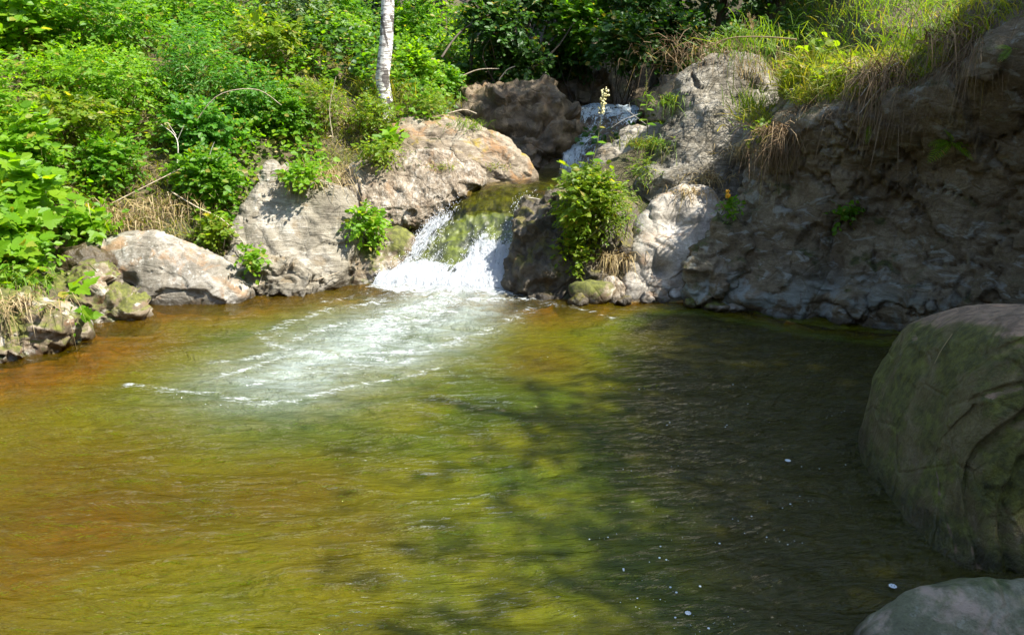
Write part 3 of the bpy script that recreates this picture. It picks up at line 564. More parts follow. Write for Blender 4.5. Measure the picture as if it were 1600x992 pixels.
# upper fall
UW = [[at(905, 168, 12.6), at(950, 166, 12.6), at(1000, 168, 12.6)], [at(908, 178, 12.25), at(950, 178, 12.2), at(1000, 178, 12.2)], [at(903, 205, 12.0), at(940, 205, 11.9), at(985, 205, 11.9)],
      [at(884, 225, 11.75), at(915, 225, 11.6), at(955, 225, 11.6)], [at(876, 262, 11.45), at(900, 264, 11.35), at(935, 266, 11.35)], [np.array((.55, 11.3, .7)), np.array((.9, 11.2, .7)), np.array((1.3, 11.2, .7))]]
UG = catmull(catmull(np.array(UW), 90, 0), 60, 1).reshape(-1, 3); UF = grid_faces(90, 60); UN = normals_of(UG, UF); UN = UN if UN[:, 2].mean() > 0 else -UN
ut, us = np.repeat(np.linspace(0, 5, 90), 60), np.tile(np.linspace(0, 1, 60), 90)
uf = empty('waterfall', (1.2, 12.0, 1.0), 'shaded upper waterfall, blue-grey sheet between dark rocks', 'waterfall')
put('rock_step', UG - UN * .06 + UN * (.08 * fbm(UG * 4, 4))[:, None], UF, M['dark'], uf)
put('water_sheet', UG + UN * (.03 + .05 * fbm(UG * 6 + 2, 3))[:, None], UF, M['white_dim'], uf, attrs={'white': .74 + .30 * np.exp(-((us - .3) / .25) ** 2) * sstep(1.8, 3, ut) + .2 * sstep(2, 1, ut) - .3 * sstep(.75, 1, us) * sstep(2, 3, ut), 'across': us, 'along': ut})
uy = np.linspace(12.5, 20, 30); ux = np.linspace(-1.2, 1.2, 14); UX, UY = np.meshgrid(ux, uy, indexing='ij'); UX = UX + 1.35 + (UY - 12.5) * .14
uz = 1.84 + .02 * fbm(np.stack([UX * 3, UY * 3, UX * 0], -1).reshape(-1, 3), 2).reshape(UX.shape) + (UY - 12.5) * .0
tag(put('upper_stream_water', np.stack([UX, UY, uz], -1).reshape(-1, 3), grid_faces(14, 30), M['stream']), kind='structure')
def hit(px, py):
    d = ray(px, py); t = np.concatenate([np.linspace(2, 16, 900), np.linspace(16, 40, 300)]); P = CAMP + d * t[:, None]
    m = P[:, 2] < np.maximum(terrain(P[:, 0], P[:, 1]), 0); i = int(np.argmax(m)) if m.any() else 600; return P[i]
# what stands where: the front surface of rock, cliff or ground along a sight line, so that plants root on it
from mathutils.bvhtree import BVHTree
_bv, _bf, _bn = [], [], 0
for o in list(C.objects):
    if o.type == 'MESH' and o.name.split('.')[0] in ('rock', 'boulder', 'slab', 'rock_outcrop', 'chute_rock', 'cliff'):
        me = o.data; co = np.zeros(len(me.vertices) * 3, np.float32); me.vertices.foreach_get('co', co); co = co.reshape(-1, 3) + np.array(o.location)
        li = np.zeros(len(me.loops), np.int32); me.loops.foreach_get('vertex_index', li); _bv.append(co); _bf.append(li.reshape(len(me.polygons), -1) + _bn); _bn += len(co)
BV = BVHTree.FromPolygons([tuple(map(float, v)) for v in np.concatenate(_bv)], [tuple(map(int, f)) for a in _bf for f in a])
def surf(px, py):
    d = Vector(ray(px, py)); g = hit(px, py); h = BV.ray_cast(Vector(CAMP), d.normalized())
    if h[0] is not None and h[0].y < g[1]: return np.array(h[0])
    return g
def surf_near(px, py, Y):
    for k_ in range(16):
        q_ = surf(px, py + 5 * k_)
        if q_[1] < Y + .6: return q_
    return at(px, py, Y)
#VEGETATION
# ------------------------------------------------------------------ vegetation: leaf shapes and materials
OVAL = (np.array([(0, 0, 0), (-.26, .38, .07), (0, .42, -.02), (.26, .38, .07), (0, 1, -.10)]), np.array([(0, 2, 1), (0, 3, 2), (1, 2, 4), (2, 3, 4)]))
ROUND = (np.array([(0, 0, 0), (-.36, .35, .05), (0, .45, -.03), (.36, .35, .05), (-.22, .8, .0), (.22, .8, 0), (0, 1, -.08)]), np.array([(0, 2, 1), (0, 3, 2), (1, 2, 4), (2, 3, 5), (2, 6, 4), (2, 5, 6)]))
LANCE = (np.array([(0, 0, 0), (-.11, .4, .04), (0, .45, -.01), (.11, .4, .04), (0, 1, -.2)]), OVAL[1])
def fan(outline, mid=(0, .45)):
    o = np.array([(x, y, .10 * abs(x) - .12 * max(0, y - .5)) for x, y in outline]); V = np.concatenate([[(mid[0], mid[1], -.03)], o]); n = len(o)
    return V, np.array([(0, 1 + i, 1 + (i + 1) % n) for i in range(n)])
def mirror(h): return h + [(-x, y) for x, y in h[::-1] if x > 0]
LOBED = fan(mirror([(0, 0), (.16, -.05), (.42, .10), (.52, .28), (.40, .36), (.44, .52), (.24, .50), (.26, .70), (.14, .74), (.10, .90), (0, 1.02)]))
SERR = fan(mirror([(0, 0), (.17, .08), (.30, .26), (.27, .30), (.35, .48), (.29, .52), (.28, .70), (.20, .72), (.12, .88), (0, 1.02)]))
HEART = fan(mirror([(0, .06), (.12, -.02), (.32, .06), (.44, .28), (.42, .5), (.30, .72), (.14, .90), (0, 1.02)]))
FROND_L = fan(mirror([(0, 0), (.10, .2), (.13, .5), (.07, .85), (0, 1)]))
M['leaf_bright'] = leaf_mat('leaf_bright', (.105, .240, .010), (.150, .295, .012), (.200, .325, .016))
M['leaf_mid'] = leaf_mat('leaf_mid', (.070, .190, .010), (.105, .240, .012), (.150, .280, .016))
M['leaf_deep'] = leaf_mat('leaf_deep', (.050, .165, .016), (.075, .210, .018), (.105, .250, .020), trans=.5)
M['leaf_pale'] = leaf_mat('leaf_pale', (.075, .140, .050), (.110, .175, .065), (.140, .200, .075), trans=.35)
M['leaf_yellow'] = leaf_mat('leaf_yellow_green', (.110, .200, .012), (.150, .235, .014), (.195, .235, .018))
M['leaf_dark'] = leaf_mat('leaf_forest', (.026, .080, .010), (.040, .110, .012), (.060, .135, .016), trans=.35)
M['grass'] = leaf_mat('grass_green', (.090, .185, .014), (.135, .230, .018), (.215, .250, .040), trans=.45)
M['grass_yellow'] = leaf_mat('grass_yellow_green', (.120, .185, .016), (.180, .220, .024), (.290, .250, .075), trans=.45)
M['straw'] = leaf_mat('grass_dry', (.26, .185, .08), (.40, .31, .155), (.50, .41, .24), trans=.35, tcol=(1, .9, .7), rough=.7)
M['root'] = leaf_mat('grass_dead_hanging', (.10, .062, .03), (.18, .12, .06), (.28, .21, .12), trans=.2, tcol=(1, .9, .7), rough=.8)
M['bark'] = plain_mat('bark_brown', (.045, .034, .024), (.12, .095, .07), 18, .9, .8, (1, 1, .25))
M['stem'] = plain_mat('green_stem', (.07, .09, .02), (.13, .12, .04), 20, .6, .2)
M['twig'] = plain_mat('dry_twig', (.26, .20, .13), (.46, .39, .29), 25, .8, .3)
M['twig_grey'] = plain_mat('grey_twig', (.34, .30, .25), (.60, .56, .48), 25, .8, .3)
M['flower'] = plain_mat('cream_blossom', (.62, .56, .24), (.75, .70, .42), 60, .7, .4)
M['orange'] = plain_mat('orange_petal', (.75, .32, .01), (.80, .45, .02), 60, .6, .2)
k = NT('birch_bark'); P = k.n('ShaderNodeNewGeometry').outputs['Position']
f1 = k.noise(k.mapv(P, (5, 5, 26)), 1.6, 4, .7); f2 = k.noise(k.mapv(P, (1, 1, .6)), 4.2, 4, .6, .5)
col = k.mix(k.ss(f1, .49, .56, 0, .85), (.62, .60, .56), (.10, .08, .07)); col = k.mix(k.ss(f2, .515, .555, 0, .92), col, (.05, .04, .035))
M['birch'] = k.done(k.n('ShaderNodeBsdfPrincipled', Base__Color=col, Roughness=.75, Normal=k.n('ShaderNodeBump', Strength=.5, Distance=.02, Height=f1)).outputs[0])

def nrm(a): return a / (np.linalg.norm(a, axis=-1, keepdims=True) + 1e-9)
def leaf_axes(yd, nm):
    y = nrm(yd); x = nrm(np.cross(y, nm)); z = np.cross(x, y); return x, y, z
def leaf_geo(pos, yd, nm, size, tmpl):
    x, y, z = leaf_axes(yd, nm); T, F = tmpl; n = len(pos)
    V = pos[:, None] + size[:, None, None] * (T[None, :, 0:1] * x[:, None] + T[None, :, 1:2] * y[:, None] + T[None, :, 2:3] * z[:, None])
    return V.reshape(-1, 3), (F[None] + len(T) * np.arange(n)[:, None, None]).reshape(-1, 3)
LEAFMESH = {}
def leaf_objects(parent, pos, yd, nm, size, tmpl, tname, mat, name='leaf'):
    key = (tname, mat)
    if key not in LEAFMESH: LEAFMESH[key] = mesh_of('leaf_blade_' + tname, tmpl[0], tmpl[1], M[mat], smooth=False)
    me = LEAFMESH[key]; x, y, z = leaf_axes(yd, nm); pl = np.array(parent.location)
    for i in range(len(pos)):
        o = bpy.data.objects.new(name, me); s = float(size[i]); a, b, c, p = x[i] * s, y[i] * s, z[i] * s, pos[i] - pl
        o.parent = parent
        o.matrix_local = Matrix(((a[0], b[0], c[0], p[0]), (a[1], b[1], c[1], p[1]), (a[2], b[2], c[2], p[2]), (0, 0, 0, 1)))
        C.objects.link(o)
def sprays(rs, c, rad3, n, per, leaf, slen, flat=.75, lowbias=.0):
    d = nrm(rs.normal(size=(n, 3)) + np.array([0, -.15, .35 - lowbias]))
    st = c + d * rad3 * (rs.rand(n, 1) ** .45) * .85
    ax = nrm(d + rs.normal(size=(n, 3)) * .45 + np.array([0, -.1, .1])); L = slen * (.6 + .8 * rs.rand(n))
    u = (np.arange(per)[None] + rs.rand(n, per) * .6) / per
    sd = nrm(np.cross(ax, np.array([0, 0, 1.0]) + rs.normal(size=(n, 3)) * .2)); sg = np.where(np.arange(per) % 2 == 0, 1, -1)[None, :, None]
    pos = st[:, None] + ax[:, None] * (L[:, None] * (u - .3))[..., None] - np.array([0, 0, .25]) * (L[:, None] * u ** 2)[..., None]
    yd = ax[:, None] * (.35 + .5 * u)[..., None] + sd[:, None] * sg * .8 + np.array([0, 0, -.22]) + rs.normal(size=(n, per, 3)) * .18
    nm = np.array([0.18, -.40, flat]) + rs.normal(size=(n, per, 3)) * .38 + ax[:, None] * .15
    sz = leaf * (.40 + 1.0 * rs.rand(n, per) ** 1.3) * (1.08 - .4 * np.abs(u - .45))
    return pos.reshape(-1, 3), yd.reshape(-1, 3), nm.reshape(-1, 3), sz.ravel(), st
def stems(rs, parent, base, tips, r, mat, name='stem', spread=.12):
    for tp in tips:
        b = base + rs.normal(size=3) * np.array([spread, spread, 0]); mid = (b + tp) / 2 + rs.normal(size=3) * .12 * np.linalg.norm(tp - b) * np.array([1, 1, .4])
        P = catmull(np.array([b, mid, tp]), 7, 0); put(name, *tube(P, np.linspace(r, r * .35, 7), 5), M[mat], parent)
def shrub(name, label, cat, px, py, rx, ry, n, per, leaf, tmpl, tname, mat, parts=70, off=.25, Y=None, slen=None, stem='stem', nst=5, seed=0, deep=.8, group=None, flat=.75, srad=.006, base=None, root=None):
    rs = np.random.RandomState(seed + 1000)
    if root is not None: base = surf(*root); Y = base[1] - (.18 if rx > 40 else .09)
    h = hit(px, py) if Y is None else at(px, py, Y)
    c = h + np.array([0, -off, .12]) if Y is None else h
    sc = c[1] / FPX; rad3 = np.array([rx * sc, max(rx, ry) * sc * deep, ry * sc])
    bz = ground_z(c[0], c[1] + .5 * rad3[1]); bs = np.array([c[0], c[1] + .5 * rad3[1], min(bz, c[2] - .1)]) if base is None else np.array(base, float)
    e = empty(name, bs, label, cat, group)
    pos, yd, nm, sz, st = sprays(rs, c, rad3, n, per, leaf, slen or leaf * 3.2, flat)
    pass; score = np.linalg.norm(pos - CAMP, axis=1) - .5 * pos[:, 2] - 3 * sz + rs.rand(len(pos)) * .25; o = np.argsort(score)
    pidx = o[rs.permutation(min(len(o), parts * 2))[:parts]]; msk = np.ones(len(o), bool); msk[pidx] = False
    leaf_objects(e, pos[pidx], yd[pidx], nm[pidx], sz[pidx] * 1.1, tmpl, tname, mat)
    lt = {'serr': OVAL, 'lobed': ROUND, 'heart': ROUND, 'round': ROUND, 'oval': OVAL, 'lance': LANCE}[tname]
    tag(put('foliage', *leaf_geo(pos[msk], yd[msk], nm[msk], sz[msk], lt), M[mat], e, smooth=False), kind='stuff')
    stems(rs, e, bs, st[rs.permutation(len(st))[:nst]], srad, stem)
    return e
SB = shrub
T_ = {'s': (SERR, 'serr'), 'l': (LOBED, 'lobed'), 'h': (HEART, 'heart'), 'r': (ROUND, 'round'), 'o': (OVAL, 'oval'), 'n': (LANCE, 'lance')}
SHRUBS = [  # label, px, py, rx, ry, sprays, per, leaf, shape, material, parts, off
    ('broad-leaved hazel bush filling the top corner above the tall lance-leaved plants', 55, 45, 105, 80, 230, 9, .10, 'h', 'leaf_bright', 110, .5),
    ('bush of layered small bright leaves between the corner hazel and the dark green bush', 185, 55, 90, 70, 260, 10, .075, 's', 'leaf_mid', 90, .5),
    ('wide bush with flat tiers of small leaves shading a hollow of bare stems', 180, 140, 120, 55, 300, 10, .065, 'o', 'leaf_bright', 110, .45),
    ('low branch tier of yellow-green leaves above the bare brown stems', 150, 195, 95, 32, 170, 9, .07, 's', 'leaf_yellow', 90, .55),
    ('dark green leafy bush at the top edge between the hazel and the birch', 330, 45, 85, 60, 240, 9, .075, 's', 'leaf_mid', 80, .5),
    ('tall deep green bush with drooping narrow leaves above the grassy slope', 335, 130, 62, 95, 260, 9, .085, 'n', 'leaf_deep', 90, .5),
    ('blue-green bushy plant with fine leaves in the middle of the slope', 405, 165, 60, 60, 260, 10, .05, 'o', 'leaf_deep', 80, .35),
    ('tall plants with long lance leaves at the far side of the corner hazel', 25, 185, 55, 80, 150, 9, .13, 'n', 'leaf_bright', 110, .4),
    ('leafy nettle-like plant with pointed leaves above the raspberry leaves', 70, 240, 60, 55, 140, 8, .10, 's', 'leaf_bright', 90, .35),
    ('raspberry bush with big pale lit leaves beside the shore rocks', 60, 320, 72, 50, 90, 6, .15, 'l', 'leaf_bright', 130, .45),
    ('raspberry shoots with broad leaves leaning over the mossy shore rocks', 45, 395, 62, 50, 85, 6, .13, 'l', 'leaf_bright', 120, .35),
    ('bright leafy shrub in a clump below the blue-green plant, over the tan slab', 330, 215, 62, 50, 240, 9, .06, 'r', 'leaf_deep', 110, .35),
    ('shrub with bright rounded leaves hanging over bare roots beside the leaning slab', 345, 290, 52, 50, 230, 9, .06, 'r', 'leaf_mid', 130, .35),
    ('small-leaved green bush above the dry grass and the rounded pale boulder', 195, 265, 52, 42, 170, 8, .07, 's', 'leaf_mid', 100, .3),
    ('low seedling clump with flat green leaves on top of the rounded pale boulder', 150, 362, 38, 16, 34, 5, .09, 'l', 'leaf_bright', 70, .15),
    ('small leafy tuft growing in the gap beside the ragged light rocks', 345, 372, 30, 24, 60, 6, .06, 'r', 'leaf_yellow', 60, .2),
    ('sage green bush with pale leaves at the top edge beside the yellow patch', 475, 35, 62, 48, 200, 9, .07, 's', 'leaf_pale', 80, .5),
    ('bright spreading bush with fanned leaves over a tan grass gap', 430, 75, 60, 26, 110, 8, .09, 's', 'leaf_yellow', 70, .45),
    ('green bush directly beside the birch trunk at the top edge', 545, 45, 45, 70, 220, 9, .075, 's', 'leaf_mid', 80, .4),
    ('thin-leaved herb clump in yellow-green grass below the birch', 505, 175, 48, 40, 170, 9, .045, 'o', 'leaf_yellow', 70, .25),
    ('reddish-stemmed herb with yellow-green leaves above the broad tan boulder', 585, 195, 42, 38, 160, 8, .05, 'o', 'leaf_yellow', 80, .2),
    ('low bright herb at the end of the slope above the narrow pale upright rock', 455, 190, 42, 36, 150, 8, .055, 'r', 'leaf_mid', 70, .25),
    ('small herb with arrow leaves in front of the long sloping rock', 612, 232, 16, 20, 26, 5, .09, 'h', 'leaf_bright', 50, .15),
    ('bush with pale lit leaves right behind the birch trunk', 655, 55, 48, 62, 230, 9, .075, 's', 'leaf_mid', 90, .55),
    ('bright sapling with long hanging leaf sprays beside the dark wood', 700, 65, 45, 55, 170, 8, .085, 's', 'leaf_bright', 90, .6),
    ('leafy shrub in front of the dark wood above the long sloping rock', 655, 130, 38, 45, 170, 8, .07, 'r', 'leaf_bright', 80, .35),
    ('grassy herb clump at the top of the long sloping rock', 672, 178, 32, 22, 90, 8, .05, 'n', 'leaf_yellow', 50, .15),
    ('shade-edge bush whose leaves catch the last sun beside the brown rock face', 705, 150, 26, 30, 100, 8, .065, 'r', 'leaf_mid', 50, .3),
]
for i, (lb, px, py, rx, ry, n, per, lf, tm, mt, parts, off) in enumerate(SHRUBS):
    shrub('shrub', lb, 'shrub', px, py, rx * 1.02, ry * 1.02, int(n * 1.4), per, lf, *T_[tm], mt, parts, off, seed=i, stem='stem' if lf > .08 else 'bark')
# plants rooted on the rocks
shrub('leafy_plant', 'low bright creeper spilling over the top edge of the leaning slab', 'plant', 470, 272, 44, 17, 90, 7, .055, *T_['r'], 'leaf_bright', 80, root=(470, 284), seed=70, nst=5)
shrub('leafy_plant', 'leafy herb leaning over the upper edge of the broad tan boulder', 'plant', 592, 238, 34, 22, 80, 7, .06, *T_['s'], 'leaf_yellow', 80, root=(595, 250), seed=71, nst=5)
shrub('leafy_plant', 'little leafy plant at the water edge between pale boulder and ragged rocks', 'plant', 392, 400, 22, 20, 40, 6, .055, *T_['r'], 'leaf_bright', 60, root=(392, 415), seed=72, nst=4)
shrub('leafy_plant', 'lush bright meadow plant growing over the dark rock right of the waterfall', 'plant', 918, 315, 54, 66, 400, 9, .064, *T_['s'], 'leaf_yellow', 260, root=(925, 350), seed=60, nst=9)
shrub('leafy_plant', 'hanging lower shoots of the meadow plant, reaching down towards the water', 'plant', 897, 395, 26, 36, 130, 8, .06, *T_['s'], 'leaf_yellow', 100, root=(905, 370), seed=61, nst=5)
shrub('leafy_plant', 'yellower side of the meadow clump with drying stems, against the pinkish ledge', 'plant', 965, 325, 30, 50, 130, 8, .055, *T_['n'], 'leaf_yellow', 90, root=(965, 370), seed=62, nst=8)
shrub('leafy_plant', 'small round bright green bush on the rock edge left of the waterfall', 'plant', 574, 352, 30, 32, 130, 8, .06, *T_['s'], 'leaf_bright', 130, root=(574, 385), seed=63, nst=6)
shrub('leafy_plant', 'tiny dark green sprig in a crack of the shaded cliff', 'plant', 1322, 335, 24, 16, 26, 5, .05, *T_['r'], 'leaf_mid', 50, root=(1322, 342), seed=64, nst=4)
shrub('leafy_plant', 'broad-leaved plant with pale lit leaves hanging at the cliff edge', 'plant', 1275, 92, 44, 26, 26, 5, .075, *T_['h'], 'leaf_yellow', 80, root=(1290, 110), seed=65, nst=6)
shrub('leafy_plant', 'small herb under the orange flower beside the water-worn rock', 'plant', 1142, 322, 12, 18, 22, 5, .05, *T_['r'], 'leaf_mid', 40, root=(1145, 335), seed=66, nst=3)
shrub('leafy_plant', 'bright tuft of thin leaves on the pinkish ledge', 'plant', 1003, 262, 22, 22, 50, 7, .06, *T_['n'], 'leaf_yellow', 50, root=(1003, 280), seed=67, nst=4)
shrub('leafy_plant', 'yellow-lit leaves hanging just under the cliff edge grass', 'plant', 1310, 128, 34, 20, 40, 6, .065, *T_['o'], 'leaf_yellow', 70, root=(1315, 125), seed=68, nst=4)
shrub('leafy_plant', 'little pale plant on the flank of the tall grey outcrop', 'plant', 1195, 200, 18, 18, 40, 6, .05, *T_['r'], 'leaf_yellow', 50, root=(1195, 212), seed=69, nst=4)
for i, (px, py, lb) in enumerate([(120, 487, 'single sprig of flat green leaves reaching out over the small pinkish rock'), (95, 462, 'sprig of broad green leaves above the mossy shore rock')]):
    shrub('leaf_sprig', lb, 'plant', px, py, 20, 7, 3, 4, .13, *T_['l'], 'leaf_bright', 8, Y=6.2 + .2 * i, seed=80 + i, nst=1, base=at(px - 40, py + 5, 6.4))

# ------------------------------------------------------------------ grass
def blades(rs, base, L, w, lean, droop, spread=.5):
    n = len(base); L = L * (.55 + .8 * rs.rand(n)); d = nrm(np.array([0, 0, 1.0]) + np.asarray(lean) + rs.normal(size=(n, 3)) * spread * np.array([1, 1, .5]))
    sd = nrm(np.cross(d, nrm(rs.normal(size=(n, 3))))); ts = np.array([0, .35, .7, 1.0]); V = np.zeros((n, 7, 3))
    dr = droop * (.5 + rs.rand(n))
    for i, t in enumerate(ts):
        p = base + d * (L * t)[:, None] - np.array([0, 0, 1.0]) * (L * dr * t * t)[:, None]; ww = (w * (1 - .55 * t))
        if i < 3: V[:, 2 * i] = p - sd * ww; V[:, 2 * i + 1] = p + sd * ww
        else: V[:, 6] = p
    F = np.array([(0, 1, 3), (0, 3, 2), (2, 3, 5), (2, 5, 4), (4, 5, 6)])
    return V.reshape(-1, 3), (F[None] + 7 * np.arange(n)[:, None, None]).reshape(-1, 3)
rs = np.random.RandomState(5)
def off_rock(P):
    w = P - CAMP; dz = w[:, 1] * cp - w[:, 2] * sp; X2 = 800 + FPX * w[:, 0] / dz; Y2 = 496 - FPX * (w[:, 1] * sp + w[:, 2] * cp) / dz; ok = np.ones(len(P), bool)
    for po, y0 in BARE: ok &= ~((poly_dist(X2, Y2, po) < 3 * np.sin(X2 * .7)) & (np.abs(P[:, 1] - y0) < 1.3))
    return ok
def scatter(n, x0, x1, y0, y1, fn):
    x, y = x0 + (x1 - x0) * rs.rand(n), y0 + (y1 - y0) * rs.rand(n); z = terrain(x, y); P = np.stack([x, y, z], 1)
    dd = np.minimum(poly_dist(x, y, POOL), np.minimum(poly_dist(x, y, CH1), poly_dist(x, y, CH2))); return P[(dd > .12) & fn(x, y, dd) & off_rock(P)]
pn = lambda x, y, s, o: fbm(np.stack([x * s, y * s, x * 0 + o], 1), 3)
gcov = lambda x, y: pn(x, y, .8, 3) + .35 * np.exp(-((x + 1.6) ** 2 + (y - 9.9) ** 2) / 1.2) + .3 * np.exp(-((x + 3.4) ** 2 + (y - 8.4) ** 2) / .5) + .3 * np.exp(-((x + 3.2) ** 2 + (y - 11.2) ** 2) / .5) + .3 * np.exp(-((x + 4.6) ** 2 + (y - 8.6) ** 2) / .3)      # more grass on the open patches
Pg = scatter(60000, -7.5, 1.0, 5.2, 13.5, lambda x, y, d: (gcov(x, y) > -.1) & (d < 4.8))
tag(put('grass', *blades(rs, Pg, .22, .0040, (.1, -.35, 0), .5), M['grass_yellow'], smooth=False), 'yellow-green grass covering the sunlit bank between the bushes', 'grass', kind='stuff')
Pd = scatter(26000, -7, 1.0, 5.4, 12.5, lambda x, y, d: (gcov(x, y) > .12) & (d < 3.2))
tag(put('dry_grass', *blades(rs, Pd, .18, .003, (.1, -.5, -.1), .8, .7), M['straw'], smooth=False), 'dry straw-coloured grass hanging on the bare parts of the bank', 'grass', kind='stuff')
def under(n, x0, x1, y0, y1, mat, size, o, label, hi=.25):
    P = scatter(n, x0, x1, y0, y1, lambda x, y, d: (pn(x, y, 1.1, o) > -.12) & (d > .3) & (gcov(x, y) < .22)); m = len(P)
    P = P + np.stack([rs.normal(size=m) * .03, rs.normal(size=m) * .03 - .05, .03 + hi * rs.rand(m) ** 1.4], 1)
    tag(put('undergrowth', *leaf_geo(P, rs.normal(size=(m, 3)) * np.array([1, 1, .3]) + (0, -.3, -.2), np.array([.15, -.55, .8]) + rs.normal(size=(m, 3)) * .35, size * (.5 + rs.rand(m)), ROUND), M[mat], smooth=False), label, 'undergrowth', kind='stuff')
under(40000, -8, .6, 5.6, 13.5, 'leaf_bright', .07, 9, 'bright low leaves covering the slope', .35)
under(30000, -8, .6, 5.6, 14, 'leaf_mid', .06, 29, 'mid green low leaves covering the slope', .3)
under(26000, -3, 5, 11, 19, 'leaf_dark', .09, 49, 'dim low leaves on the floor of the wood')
nL = 9000; Pl = scatter(nL, -7, 2.5, 5.4, 13, lambda x, y, d: d < 3.5); Pl[:, 2] += .012
tag(put('leaf_litter', *leaf_geo(Pl, rs.normal(size=(len(Pl), 3)) * np.array([1, 1, .2]), np.array([0, -.4, .9]) + rs.normal(size=(len(Pl), 3)) * .3, .045 * (.5 + rs.rand(len(Pl))), OVAL), M['straw'], smooth=False), 'brown fallen leaves lying on the bank', 'leaf litter', kind='stuff')
# right bank: grass along the cliff edge; cg rows run from under water (0) over the lip (6) to the back (8)
def cliff_pts(n, u0, u1, v0, v1):
    u, v = u0 + (u1 - u0) * rs.rand(n), v0 + (v1 - v0) * rs.rand(n); i = (u / 9 * 329).astype(int); j = (v / 8 * 169).astype(int)
    return CV.reshape(330, 170, 3)[i, j]
A = cliff_pts(7000, 0, 9, 6.0, 8); A = A[fbm(A * .9 + 4, 2) > -.35]
tag(put('cliff_grass', *blades(rs, A, .30, .004, (-.25, -.3, 0), .6), M['grass_yellow'], smooth=False), 'sunlit yellow-green grass along the top of the cliff', 'grass', kind='stuff')
A = cliff_pts(4200, 0, 9, 5.6, 6.6); A = A[fbm(A * 2.2 + 14, 2) > .12]
tag(put('hanging_dry_grass', *blades(rs, A, .30, .003, (-.3, -.7, -.6), 1.4, .45), M['root'], smooth=False), 'dead brown grass and roots hanging below the cliff edge', 'grass', kind='stuff')
Pr = scatter(26000, 1.2, 8, 7.4, 14, lambda x, y, d: d > .5)
tag(put('bank_grass', *blades(rs, Pr, .34, .004, (-.2, -.35, 0), .55), M['grass'], smooth=False), 'long grass on the slope above the outcrop and the cliff', 'grass', kind='stuff')

